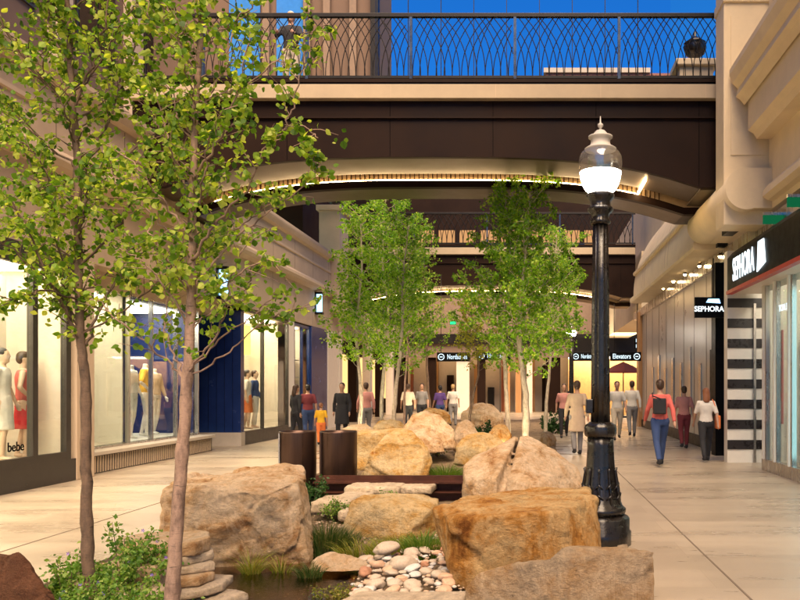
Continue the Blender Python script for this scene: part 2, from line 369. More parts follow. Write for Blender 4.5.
# low ledge of stacked slabs behind the boulder, and the pool-side stack
def slab(poly, z0, z1, mat, label, seed, vox=.02, name='flagstone'):
    pts = [(x, y, z) for x, y in poly for z in (z0, z1)]
    return make_rock(name, [pts], mat, label, 'flagstone', voxel=vox, rough=.014, strata=.003, seed=seed)
def ring(cx, cy, rx, ry, n, sd):
    q = random.Random(sd); return [(cx + rx * math.cos(2 * PI * k / n + q.uniform(-.25, .25)) * q.uniform(.82, 1.05), cy + ry * math.sin(2 * PI * k / n + q.uniform(-.25, .25)) * q.uniform(.82, 1.05)) for k in range(n)]
stack = [ # cx, cy, rx, ry, z0, z1, label
 (-3.02, 7.15, .40, .36, .10, .22, 'top slab of the stone stack at the left edge of the pool'),
 (-2.98, 7.10, .38, .34, .02, .10, 'second slab down in the stone stack left of the pool'),
 (-2.93, 7.05, .40, .36, -.05, .02, 'thin third slab down in the stone stack left of the pool'),
 (-2.90, 7.00, .40, .38, -.13, -.05, 'fourth slab down in the stone stack left of the pool'),
 (-2.78, 6.92, .42, .40, -.21, -.13, 'fifth slab down, jutting to the right over the pool'),
 (-2.66, 6.85, .46, .38, -.29, -.22, 'lowest slab lying at water level below the stone stack'),
 (-3.05, 6.45, .30, .24, -.15, .12, 'pale rounded block left of the white-barked trunk foot'),
 (-2.86, 6.28, .26, .24, -.24, -.02, 'tilted pinkish slab in front of the stone stack'),
 (-2.66, 6.05, .26, .20, -.30, -.16, 'flat tan slab at the water edge, second from the bottom edge'),
 (-2.62, 5.80, .30, .16, -.28, -.14, 'narrow pale slab at the bottom edge below the pool'),
]
for i, (cx, cy, rx, ry, z0, z1, lab) in enumerate(stack): cx -= .22; slab(ring(cx, cy, rx, ry, 8, i), z0, z1, RK['slate' if i % 3 else 'pink'], lab, 40 + i)
slab([(-1.45, 5.75), (-.5, 5.75), (-.48, 6.1), (-1.3, 6.13)], -.12, .0, RK['slate'], 'long flat slab below the pale cobbles at the bottom edge', 55)
for i, (x0, x1, ya, yb, Y, lab) in enumerate([(312, 352, 500, 512, 10.2, 'pale flat slab under the right bronze cylinder'), (334, 366, 496, 506, 10.8, 'thin grey slab between the bronze cylinder and the cream boulder'),
        (340, 358, 510, 520, 9.9, 'small square slab in the grass beside the largest block'), (345, 400, 486, 494, 11.4, 'long ledge slab under the rusty steel channel'), (396, 432, 486, 493, 11.5, 'short ledge slab at the right end of the rusty channel')]):
    a = P(x0, ya, Y); b = P(x1, yb, Y); slab([(a.x, Y - .1), (b.x, Y - .15), (b.x + .03, Y + .45), (a.x + .05, Y + .5)], b.z, a.z, RK['slate'], lab, 60 + i, .022)
# cobbles
def pebble_mesh(sd):
    q = random.Random(sd); bm = bmesh.new(); bmesh.ops.create_icosphere(bm, subdivisions=3, radius=1)
    ax = (q.uniform(.8, 1.15), q.uniform(.65, .95), q.uniform(.38, .62))
    for v in bm.verts:
        n = v.co.normalized(); k = 1 + .34 * noise.noise(n * 1.3 + Vector((sd, 0, 0))) + .14 * noise.noise(n * 2.8 + Vector((0, sd, 0))); k = min(k, 1.04 + .05 * noise.noise(n * 5))
        v.co = Vector((n.x * ax[0], n.y * ax[1], n.z * ax[2])) * k
    me = bpy.data.meshes.new('cobble'); bm.to_mesh(me); bm.free(); me.polygons.foreach_set('use_smooth', [True] * len(me.polygons)); return me
PCOL = [((.46, .375, .29), (.72, .60, .47), (.55, .42, .31)), ((.52, .34, .23), (.60, .38, .25), (.42, .22, .13)), ((.52, .50, .47), (.42, .38, .34), (.3, .26, .22)), ((.38, .19, .11), (.26, .12, .07), (.16, .07, .04))]
pm = [simple('cobble_%s' % n, c[0], .7, var=.22, scale=9, bump=.25, bscale=60) for n, c in zip(('white', 'tan', 'grey', 'brown'), PCOL)]
peb = []
for k in range(12):
    me = pebble_mesh(k); me.materials.append(pm[(0, 0, 0, 1, 2, 0, 1, 3, 0, 2, 1, 0)[k]]); peb.append(me)
q = random.Random(5); placed = []
def cobble(x, y, r, z, k, label, group):
    o = bpy.data.objects.new('cobble', peb[k]); C.objects.link(o); o.location = (x, y, z); o.scale = (r, r, r)
    o.rotation_euler = (q.uniform(-.25, .25), q.uniform(-.25, .25), q.uniform(0, 6)); tag(o, label, 'cobble', group)
COL = ('white', 'white', 'white', 'tan', 'grey', 'white', 'tan', 'brown', 'white', 'grey', 'tan', 'white')
tries = 0
while len(placed) < 150 and tries < 16000:
    tries += 1
    x = q.uniform(-1.95, -.62); y = q.uniform(6.15, 8.1)
    if x < -1.55 - .25 * (y - 7.0) and q.random() < .7: continue
    r = q.choice((.028, .035, .042, .05, .06, .07, .09))
    if any(math.hypot(x - a, y - b) < (r + c) * .78 for a, b, c in placed): continue
    placed.append((x, y, r)); k = q.randrange(12)
    cobble(x, y, r, bed_z(x, y) + r * .42 + .09 * sm(-1.6, -1.0, x), k, 'rounded %s river cobble in the heap between the pool and the orange boulder' % COL[k], '%s cobbles in the heap beside the pool' % COL[k])
cobble(*P(386, 556, 7.75).to_2d(), .12, .0, 0, 'biggest egg-shaped pale cobble standing at the back of the cobble heap', None)
cobble(*P(403, 562, 7.1).to_2d(), .15, -.02, 5, 'largest flat cream cobble in the middle of the heap', None)
# pebble gravel under the cobbles
mb = MB(); bm = bmesh.new(); bmesh.ops.create_icosphere(bm, subdivisions=1, radius=1)
iv = [v.co.copy() for v in bm.verts]; jf = [[v.index for v in f.verts] for f in bm.faces]; bm.free()
for k in range(2600):
    x = q.uniform(-3.7, .45); y = q.uniform(5.3, 11.5)
    r = q.uniform(.008, .024)
    z = bed_z(x, y) + (.09 * sm(-1.6, -1.0, x) * sm(8.3, 7.9, y))
    mb.add([(x + v.x * r, y + v.y * r * .9, z + v.z * r * .6) for v in iv], jf, True)
s = N('gravel'); b = s.n('BsdfPrincipled'); b.inputs['Roughness'].default_value = .85; g = s.n('NewGeometry')
r_ = s.ramp(g, 'Random Per Island', [(0, (.5, .42, .34)), (.4, (.36, .26, .18)), (.7, (.24, .15, .09)), (1, (.55, .5, .44))]); s.l(r_, 'Color', b, 'Base Color'); s.l(b, 'BSDF', s.out, 'Surface')
tag(mb.build('gravel', s.m), 'fine mixed gravel on the stream bed', 'gravel', kind='stuff')

# ------------------------------------------------------------------ leaves, grass, trees
L_fore = leafmat('foreground_leaf', [(0, (.04, .10, .010)), (.3, (.12, .24, .02)), (.65, (.26, .38, .04)), (1, (.48, .53, .12))], .55)
L_mid = leafmat('aspen_leaf', [(0, (.07, .20, .015)), (.5, (.20, .38, .028)), (.85, (.32, .50, .05)), (1, (.50, .56, .14))], .58)
L_yel = leafmat('yellow_leaf', [(0, (.12, .17, .01)), (.5, (.24, .26, .02)), (1, (.34, .32, .04))], .45)
L_shrub = leafmat('shrub_leaf', [(0, (.05, .14, .015)), (.5, (.12, .24, .03)), (1, (.28, .36, .09))], .4)
L_dark = leafmat('dark_leaf', [(0, (.012, .045, .008)), (1, (.04, .11, .02))], .2)
L_grass = leafmat('grass_green', [(0, (.05, .13, .01)), (.6, (.11, .20, .02)), (1, (.22, .24, .05))], .4)
L_gdark = leafmat('grass_dark', [(0, (.02, .06, .01)), (.7, (.07, .11, .02)), (1, (.2, .16, .06))], .3)
L_gyel = leafmat('grass_yellow', [(0, (.12, .17, .015)), (.6, (.22, .24, .03)), (1, (.36, .28, .08))], .4)
L_viol = simple('violet_petal', (.22, .13, .55), .6)
def barkmat(name, pale, dark, mark):
    s = N(name); b = s.n('BsdfPrincipled'); b.inputs['Roughness'].default_value = .75
    a = s.noise(14, 9, .72, (1, 1, .5)); r = s.ramp(a, 'Fac', [(.38, dark), (.58, pale)])
    k = s.noise(13, 4, .6, (.5, .5, 3.6)); kr = s.ramp(k, 'Fac', [(.30, mark), (.37, 1)])
    k2 = s.noise(60, 3, .6, (.3, .3, 3.0)); kr2 = s.ramp(k2, 'Fac', [(.33, .6), (.42, 1)])
    m = s.mix((r, 'Color'), (kr, 'Color'), .9, 'MULTIPLY'); m2 = s.mix((m, 'Color'), (kr2, 'Color'), .7, 'MULTIPLY'); s.l(m2, 'Color', b, 'Base Color')
    bb = s.n('Bump'); bb.inputs['Strength'].default_value = .9; bb.inputs['Distance'].default_value = .012; s.l(a, 'Fac', bb, 'Height'); s.l(bb, 'Normal', b, 'Normal')
    s.l(b, 'BSDF', s.out, 'Surface'); return s.m
B_brown = barkmat('brown_bark', (.15, .095, .06), (.07, .045, .03), .3)
B_pink = barkmat('pinkish_bark', (.33, .22, .16), (.15, .095, .07), .22)
B_white = barkmat('white_bark', (.58, .50, .38), (.38, .31, .22), .22)
ASPEN = [(0, -.5), (.28, -.34), (.5, 0), (.36, .3), (0, .62), (-.36, .3), (-.5, 0), (-.28, -.34)]
DIAM = [(0, -.5), (.34, 0), (0, .55), (-.34, 0)]
def leaf(mb, p, size, R, shape=ASPEN, droop=None):
    n = Vector((R.gauss(0, .6), R.gauss(0, .8), R.gauss(.25, .7))).normalized()
    t = Vector((R.gauss(0, .7), R.gauss(0, .7), R.gauss(-.7, .5)))
    t = (t - n * t.dot(n))
    if t.length < 1e-3: t = n.orthogonal()
    t.normalize(); b = n.cross(t); fold = R.uniform(.05, .3)
    vs = [p + (b * x + t * (y + .5) + n * (abs(x) * fold - .12 * (y + .5) ** 2)) * size for x, y in shape]
    if len(shape) == 8: mb.add(vs, [(0, 1, 2, 3, 4), (0, 4, 5, 6, 7)])
    else: mb.add(vs, [(0, 1, 2, 3)])
def curve_pts(pts, sub=6):
    out = []
    for i in range(len(pts) - 1):
        a = pts[max(i - 1, 0)]; b = pts[i]; c = pts[i + 1]; d = pts[min(i + 2, len(pts) - 1)]
        for k in range(sub):
            t = k / sub
            out.append(.5 * ((2 * b) + (c - a) * t + (2 * a - 5 * b + 4 * c - d) * t * t + (3 * b - a - 3 * c + d) * t ** 3))
    out.append(pts[-1].copy()); return out
def limb(wood, leaves, pts, r0, r1, R, leafsize, twig_every, twig_len, leaf_n, n=8, start=.25, wob=.01, shape=ASPEN, leafy=1.0, up=.25):
    pts = curve_pts([Vector(p) for p in pts], 7); L = len(pts)
    for i in range(1, L - 1): pts[i] += Vector((R.gauss(0, wob), R.gauss(0, wob), R.gauss(0, wob * .5)))
    if n < 8: r0 = r0 * .72; r1 = r1 * .8
    rad = [r0 + (r1 - r0) * (i / (L - 1)) ** .8 for i in range(L)]
    rad = [x * (1 + .16 * (R.random() < .16)) for i, x in enumerate(rad)]
    wood.tube(pts, rad, n)
    length = sum((pts[i + 1] - pts[i]).length for i in range(L - 1)); k = int(length / twig_every)
    for j in range(k):
        t = start + (1 - start) * (j + R.random()) / max(k, 1); f = min(t, .999) * (L - 1); i = int(f)
        p = pts[i].lerp(pts[min(i + 1, L - 1)], f - i); dirn = (pts[min(i + 1, L - 1)] - pts[i]).normalized()
        side = Vector((R.gauss(0, 1), R.gauss(0, 1), R.gauss(0, .6))); side = (side - dirn * side.dot(dirn)).normalized()
        d = (side * .8 + dirn * .5 + Vector((0, 0, up))).normalized(); tl = twig_len * R.uniform(.45, 1.25) * (1.15 - .5 * t)
        q1 = p + d * tl * .5 + Vector((0, 0, -.01)); q2 = p + d * tl + Vector((R.gauss(0, .03), R.gauss(0, .03), -.12 * tl))
        wood.tube([p, q1, q2], [max(r1 * .7, .0035), .0028, .0015], 4, False)
        for m in range(max(1, int(leaf_n * leafy * R.uniform(.6, 1.4)))):
            u = R.uniform(.25, 1.05); c = (p.lerp(q1, u * 2) if u < .5 else q1.lerp(q2, (u - .5) * 2))
            c = c + Vector((R.gauss(0, .030), R.gauss(0, .030), R.gauss(-.012, .028))) * (tl / .3 + .2)
            leaf(leaves, c, leafsize * R.uniform(.55, 1.35), R, shape)
    return pts
def auto_branches(wood, leaves, trunk, R, t0, t1, count, blen, r, ls, te, tl, ln, rise=.9, shape=ASPEN, leafy=1, bias=None):
    for j in range(count):
        t = t0 + (t1 - t0) * (j + R.random() * .8) / count; f = t * (len(trunk) - 1); i = min(int(f), len(trunk) - 2)
        p = trunk[i].lerp(trunk[i + 1], f - i); a = j * 2.4 + R.uniform(-.5, .5)
        d = Vector((math.cos(a), math.sin(a), 0))
        if bias: d = (d + Vector(bias)).normalized()
        L = blen * R.uniform(.5, 1.25) * (1.1 - .6 * (t - t0) / (t1 - t0))
        q = [p, p + d * L * .4 + Vector((0, 0, rise * L * .35)), p + d * L * .75 + Vector((R.gauss(0, .05), R.gauss(0, .05), rise * L * .75)), p + d * L + Vector((0, 0, rise * L))]
        limb(wood, leaves, q, r, .004, R, ls, te, tl, ln, 5, .15, .012, shape, leafy)
# --- front tree with brown bark
def tree(name, label, base, bark, leafm, fn, group=None):
    t = thing(name, label, 'tree', base, group); wood = MB(); lv = MB(); fn(wood, lv)
    wood.build('trunk', bark, t); lv.build('crown', leafm, t); return t
def treeA(w, l):
    R = random.Random(11)
    tr = limb(w, l, [P(91, 640, 5.9), P(88, 560, 5.9), P(86, 470, 5.9), P(85, 380, 5.9), P(80, 335, 5.9), P(78, 240, 5.95), P(76, 150, 6.0), P(70, 60, 6.0), P(64, -60, 6.0), P(60, -200, 6.0)],   .047, .016, R, .037, .07, .34, 15, 12, .42, .003)
    k = dict(leafsize=.038, twig_every=.066, twig_len=.28, leaf_n=17)
    def B(pts, r=.02, **kk):
        q = dict(k); q.update(kk); limb(w, l, [P(*a) for a in pts], r, .005, R, n=6, start=.2, **q)
    B([(84, 352, 5.9), (70, 320, 5.85), (50, 280, 5.7), (20, 215, 5.6), (-20, 180, 5.5)], .024)
    B([(70, 320, 5.85), (58, 250, 5.8), (48, 200, 5.7), (30, 190, 5.6)], .012)
    B([(86, 345, 5.9), (105, 300, 6.0), (125, 270, 6.1), (160, 240, 6.2)], .016, twig_every=.10)
    B([(78, 230, 5.95), (40, 180, 6.2), (5, 120, 6.4), (-40, 60, 6.5)], .018)
    B([(77, 180, 6.0), (110, 120, 6.2), (130, 60, 6.3), (150, 0, 6.4)], .018)
    B([(60, 98, 6.0), (25, 60, 5.8), (0, 15, 5.7), (-20, -40, 5.7)], .018)
    B([(72, 110, 6.0), (95, 60, 6.0), (105, 20, 6.0), (110, -60, 6.0)], .018)
    B([(72, 70, 6.0), (52, 30, 6.1), (45, -20, 6.2), (40, -90, 6.3)], .016)
    B([(78, 270, 5.95), (110, 235, 5.8), (140, 190, 5.7), (165, 160, 5.6)], .015)
    B([(78, 300, 5.9), (45, 290, 5.6), (15, 300, 5.4), (-15, 290, 5.3)], .012, twig_every=.07)
    auto_branches(w, l, tr, R, .42, .98, 23, .85, .012, .038, .066, .28, 15)
tree('young_tree', 'slender young tree with brown bark, left of the pair rising from the bottom edge', P(91, 610, 5.9), B_brown, L_fore, treeA)
def treeB(w, l):
    R = random.Random(23)
    tr = limb(w, l, [P(170, 660, 5.4), P(173, 590, 5.4), P(180, 480, 5.42), P(187, 390, 5.45), P(191, 300, 5.5), P(193, 200, 5.55), P(196, 100, 5.6), P(203, 0, 5.6), P(210, -120, 5.6)], .056, .012, R, .036, .08, .30, 14, 14, .46, .003)
    k = dict(leafsize=.039, twig_every=.08, twig_len=.24, leaf_n=14)
    def B(pts, r=.016, **kk):
        q = dict(k); q.update(kk); limb(w, l, [P(*a) for a in pts], r, .004, R, n=6, start=kk.get('start', .25), **{a: b for a, b in q.items() if a != 'start'})
    B([(187, 382, 5.45), (160, 355, 5.4), (125, 325, 5.3), (95, 298, 5.25)], .014, leafy=.5)
    B([(185, 375, 5.45), (170, 345, 5.5), (165, 310, 5.6), (178, 280, 5.7)], .012, leafy=.5)
    B([(188, 372, 5.45), (205, 352, 5.4), (222, 318, 5.35), (228, 285, 5.3), (250, 235, 5.25)], .014, leafy=.7)
    B([(190, 376, 5.45), (230, 352, 5.45), (262, 322, 5.5), (300, 308, 5.5)], .011, leafy=.5, start=.55)
    B([(190, 370, 5.45), (225, 335, 5.5), (255, 315, 5.6), (278, 290, 5.7)], .010, leafy=.5, start=.5)
    B([(192, 260, 5.5), (215, 225, 5.4), (245, 190, 5.3), (270, 145, 5.2), (285, 130, 5.2)], .016)
    B([(262, 160, 5.25), (285, 125, 5.2), (296, 90, 5.2), (305, 50, 5.15), (308, 20, 5.1)], .010, twig_every=.12)
    B([(285, 125, 5.2), (305, 128, 5.15), (318, 138, 5.1)], .005)
    B([(192, 290, 5.5), (225, 250, 5.6), (265, 215, 5.7), (305, 185, 5.75), (320, 160, 5.8)], .013)
    B([(191, 300, 5.5), (225, 282, 5.3), (262, 262, 5.2), (285, 262, 5.15)], .009, twig_every=.12)
    B([(192, 240, 5.5), (165, 205, 5.4), (140, 170, 5.3), (110, 145, 5.3)], .014)
    B([(193, 210, 5.5), (175, 160, 5.7), (160, 110, 5.8), (150, 60, 5.9)], .014)
    B([(194, 180, 5.55), (225, 130, 5.4), (240, 80, 5.3), (250, 30, 5.3)], .014)
    B([(196, 120, 5.6), (220, 75, 5.7), (235, 20, 5.8), (240, -40, 5.8)], .012)
    B([(197, 90, 5.6), (175, 50, 5.5), (160, 0, 5.4), (150, -50, 5.4)], .012)
    B([(240, 90, 5.3), (275, 60, 5.2), (305, 35, 5.2), (328, 25, 5.2)], .007, twig_every=.14)
    B([(191, 330, 5.5), (165, 290, 5.4), (140, 260, 5.3), (120, 250, 5.3)], .010)
    auto_branches(w, l, tr, R, .46, .97, 20, .62, .010, .038, .075, .25, 13)
tree('young_tree', 'slender young tree with pale pinkish bark, right of the pair rising from the bottom edge', P(172, 610, 5.4), B_pink, L_fore, treeB)
# --- trees beyond the boulders
def aspen(label, x, Y, top, w_px, crown0, bark=B_white, lm=L_mid, seed=1, lean=0, dens=1.0, r0=.07, group='aspens planted among the boulders', ls=.072, cnt=30):
    base = Vector(((x - 530) / 800 * Y, Y, 0)); base.z = bed_z(base.x, Y) if XL < base.x < XR else 0
    def fn(w, l):
        R = random.Random(seed); tp = P(x + lean, top, Y); H = tp.z
        pts = [base + Vector((0, 0, -.1)), base.lerp(tp, .2) + Vector((R.gauss(0, .04), 0, 0)), base.lerp(tp, .5) + Vector((R.gauss(0, .1), 0, 0)), base.lerp(tp, .75) + Vector((R.gauss(0, .1), 0, 0)), tp]
        tr = limb(w, l, pts, r0, .012, R, ls, .25, .4, 5, 8, .5, .008, DIAM)
        c0 = (P(0, crown0, Y).z - base.z) / (H - base.z); rad = w_px / 2 / 800 * Y * .84
        auto_branches(w, l, tr, R, c0, .98, int(cnt * 1.15), rad * .98, .012, ls, .085, .34, 14 * dens, .85, DIAM)
    return tree('aspen_tree', label, base, bark, lm, fn, group)
aspen('white-trunked aspen, leftmost of the three beside the rounded golden boulder', 357, 21, 215, 95, 368, seed=2, lean=4)
aspen('tall aspen whose top reaches the lit arch, middle of the three beside the golden boulder', 381, 22.5, 188, 125, 362, seed=3, lean=6, dens=1.2, cnt=38)
aspen('white-trunked aspen, rightmost of the three beside the golden boulder', 391, 20, 225, 95, 372, seed=4, lean=18)
aspen('aspen with the brightest white trunk, left of the close pair behind the peaked boulder', 510, 18, 200, 110, 368, seed=5, lean=-4, dens=1.1, cnt=34)
aspen('aspen with the thicker pale trunk, right of the close pair behind the peaked boulder', 524, 17.6, 192, 125, 372, seed=6, lean=6, r0=.10, dens=1.2, cnt=38)
aspen('aspen farther back at the walkway edge, between the pale pair and the distant lamp', 545, 25, 235, 95, 345, seed=7, lean=12)
aspen('short yellow-green tree on a thin dark trunk, uplit in the middle distance', 470, 24, 300, 70, 372, B_brown, L_yel, 8, 0, .9, .05, None, cnt=20)
aspen('slim grey-trunked tree far back between the two groups of aspens', 432, 30, 225, 55, 350, B_brown, L_mid, 9, -14, .5, .07, None, cnt=20)
aspen('thin olive-leaved tree far back just right of the three aspens', 405, 27, 250, 80, 345, B_pink, L_fore, 12, 4, .8, .05, None, cnt=22)
# --- ground uplights among the boulders
def make_up():
    g = lthing('ground_uplight', 'x', 'ground light', (0, 0, 0), 'small ground uplights under the trees')
    MB().lathe([(.07, 0), (.085, .02), (.085, .10), (.075, .10), (.075, .06), (.01, .055)], 20).build('housing', M_iron, g); MB().lathe([(.072, .062), (.06, .07), (.002, .072)], 20).build('lens', glow('uplight_lens', (1, .82, .50), 420), g); return g
up0 = make_up()
for i, (px, Y, lab) in enumerate(((366, 20.2, 'hidden uplight at the foot of the left group of white trunks'), (386, 21.2, 'hidden uplight at the foot of the tallest aspen of the left group'), (515, 16.9, 'hidden uplight in front of the pale pair of trunks'), (531, 18.4, 'hidden uplight behind the pale pair of trunks'), (468, 23.3, 'hidden uplight under the small yellow-green tree'), (425, 28.5, 'hidden uplight under the slim grey trunk far back'))):
    o = up0 if i == 0 else copy_tree(up0); x = (px - 530) / 800 * Y; o.location = (x, Y, bed_z(x, Y) - .02); o['label'] = lab
# --- shrubs and grass
def shrub(label, cx, Y, zx, w, h, lm, seed, n=900, ls=.035, flowers=0, cat='shrub', name='shrub'):
    x = (cx - 530) / 800 * Y; z0 = zx; t = thing(name, label, cat, (x, Y, z0)); R = random.Random(seed); wd = MB(); l = MB(); fl = MB()
    ns = max(8, int(w * 26))
    tips = []
    for i in range(ns):
        a = R.uniform(0, 2 * PI); rr = math.sqrt(R.random()) * w / 2; e = Vector((x + math.cos(a) * rr, Y + math.sin(a) * rr * .8, z0 + h * R.uniform(.35, 1) * (1 - .5 * (rr / (w / 2)) ** 2)))
        p0 = Vector((x + math.cos(a) * rr * .35, Y + math.sin(a) * rr * .3, z0 - .05)); mid = p0.lerp(e, .55) + Vector((0, 0, h * .12))
        wd.tube([p0, mid, e], [.005, .004, .002], 4, False); tips.append((p0, mid, e))
    for i in range(n):
        p0, mid, e = R.choice(tips); u = R.uniform(.2, 1.05)
        c = (p0.lerp(mid, u * 2) if u < .5 else mid.lerp(e, (u - .5) * 2)) + Vector((R.gauss(0, .035), R.gauss(0, .035), R.gauss(0, .03)))
        leaf(l, c, ls * R.uniform(.6, 1.3), R, DIAM)
    for i in range(flowers):
        e = R.choice(tips)[2] + Vector((R.gauss(0, .05), R.gauss(0, .05), .01))
        for k in range(5):
            a = k * 1.257; fl.add([e, e + Vector((math.cos(a - .4), -.3, math.sin(a - .4))) * .011, e + Vector((math.cos(a), -.3, math.sin(a))) * .016, e + Vector((math.cos(a + .4), -.3, math.sin(a + .4))) * .011], [(0, 1, 2, 3)])
    wd.build('stem', B_brown, t); l.build('foliage', lm, t)
    if flowers: fl.build('flower', L_viol, t)
    return t
shrub('leafy green perennial with a tall spray and tiny violet flowers, between the two front trunks', 125, 6.3, -.08, .72, .70, L_shrub, 1, 2600, .036, 8)
shrub('lower leafy perennial at the foot of the brown-barked trunk, beside the dark red rock', 72, 6.0, -.1, .52, .52, L_shrub, 2, 1500, .036)
shrub('bushy green ground plant along the bottom edge between the two front trunks', 112, 5.7, -.12, .80, .42, L_shrub, 3, 2400, .032, 8)
shrub('small green plant at the foot of the pink-barked trunk on the bottom edge', 188, 5.75, -.15, .30, .22, L_shrub, 4, 420, .03)
shrub('glossy dark green bush between the largest block and the bronze cylinders', 312, 10.6, -.05, .42, .55, L_dark, 5, 1100, .04)
shrub('low green creeper below the right bronze cylinder', 336, 10.0, -.02, .35, .22, L_shrub, 6, 500, .03)
shrub('green plant behind the low cream boulder', 393, 11.0, -.1, .45, .28, L_shrub, 7, 500, .032)
shrub('dark round evergreen bush far back behind the rock heap', 484, 20, .08, .55, .75, L_dark, 8, 1300, .06)
shrub('small tuft of green leaves on the wide low orange-buff rock', 488, 14.4, .33, .45, .2, L_shrub, 9, 500, .04)
shrub('green bush at the foot of the pale pair of trunks by the right walkway', 534, 16.8, -.05, .4, .45, L_shrub, 10, 600, .05)
shrub('dark low bush far back along the right walkway', 552, 27, .0, .9, .9, L_dark, 11, 900, .09)
shrub('sprawling green pond plant over wet stones at the right edge of the pool', 338, 7.0, -.30, .55, .13, L_gyel, 12, 900, .022)
shrub('sprig of leaves between the pink boulder and the slab far back', 436, 17.5, .1, .5, .45, L_shrub, 13, 400, .05)
def grass(label, cx, Y, z0, w, h, lm, seed, n, arch=.5, depth=.6, bw=.006):
    x = (cx - 530) / 800 * Y; R = random.Random(seed); mb = MB()
    for i in range(n):
        a = R.uniform(0, 2 * PI); rr = math.sqrt(R.random()); p = Vector((x + math.cos(a) * rr * w / 2, Y + math.sin(a) * rr * w / 2 * depth, z0 - .03))
        hh = h * R.uniform(.5, 1.1) * (1 - .35 * rr); d = Vector((math.cos(a), math.sin(a), 0)) * (rr * .6 + R.uniform(0, .5)) * arch * hh + Vector((R.gauss(0, .03), R.gauss(0, .03), 0))
        sd = Vector((R.gauss(0, 1), R.gauss(0, .4), 0)).normalized() * bw; L = []
        for k in range(4):
            u = k / 3; c = p + d * u ** 2 + Vector((0, 0, hh * (u - .28 * u ** 3))); wv = sd * (1 - u * .85); L += [c - wv, c + wv]
        mb.add(L, [(0, 1, 3, 2), (2, 3, 5, 4), (4, 5, 7, 6)])
    o = mb.build('grass_tuft', lm); return tag(o, label, 'grass tuft')
grass('tall dark green rushes beside the right side of the largest block', 326, 8.75, -.3, .5, .62, L_gdark, 1, 900, .35)
grass('feathery olive grass right of the dark rushes', 347, 8.8, -.3, .4, .5, L_gdark, 21, 500, .7)
grass('fine yellow-green grass in front of the low cream boulder', 402, 8.2, -.16, .72, .34, L_gyel, 2, 900, .6)
grass('brighter green grass clump against the orange boulder', 424, 8.0, -.13, .4, .42, L_grass, 3, 700, .5)
grass('dry thin straw grass left of the yellow-green grass', 362, 8.4, -.22, .5, .34, L_gyel, 24, 260, .9)
grass('bright yellow-green tuft growing at the foot of the largest block', 251, 7.85, -.3, .16, .46, L_gyel, 4, 110, 1.1)
grass('smaller sparse tuft right of the bright one at the foot of the largest block', 281, 7.9, -.3, .16, .38, L_gyel, 5, 50, 1.0)
grass('lush bright green grass right of the rounded golden boulder', 446, 13.6, -.12, .62, .60, L_grass, 6, 1500, .6)
grass('rounded cushion of green grass at the water behind the steel channel', 456, 12.7, -.15, .50, .40, L_grass, 7, 1300, .7)
grass('wisp of grass beside the rust-pink stone', 310, 7.7, -.28, .22, .28, L_gdark, 8, 200, .7)

# ------------------------------------------------------------------ rusty channel, bronze cylinders
M_rust = simple('rusty_steel', (.07, .022, .012), .5, metal=.4, var=.4, scale=5, bump=.3, bscale=50)
t = thing('weir_channel', 'rusty dark red steel channel holding back the upper pool', 'steel channel', (-1.9, 12, 0))
MB().box(-3.2, -.85, 11.95, 12.02, -.2, .24).build('web', M_rust, t)
MB().box(-3.2, -.85, 11.78, 11.95, .14, .165).build('flange', M_rust, t); MB().box(-3.2, -.85, 11.78, 11.95, .0, .02).build('flange', M_rust, t)
M_bronze = simple('bronze_cylinder', (.075, .045, .035), .33, metal=.75, var=.2, scale=4, stretch=(5, 5, .2), bump=.04)
for i, (px, lab) in enumerate(((297.5, 'dark bronze cylindrical bin with a pale seam, left of the pair behind the largest block'), (338.5, 'dark bronze cylindrical bin, right of the pair beside the golden boulder'))):
    Y = 12.6; c = ((px - 530) / 800 * Y, Y); t = thing('round_bin', lab, 'bin', (c[0], c[1], 0), 'round bronze bins'); r = .29
    MB().lathe([(r - .02, -.12), (r, -.1), (r, .85), (r, .865), (r - .015, .875), (r - .03, .86), (r - .035, .6), (.01, .58)], 40, c).build('shell', M_bronze, t)
    MB().lathe([(r + .006, -.12), (r + .006, -.03)], 40, c).build('base_ring', M_dark, t)
    MB().box(c[0] - .235, c[0] - .215, c[1] - .215, c[1] - .19, -.08, .85).build('seam', M_steel if i == 0 else M_bronze, t)

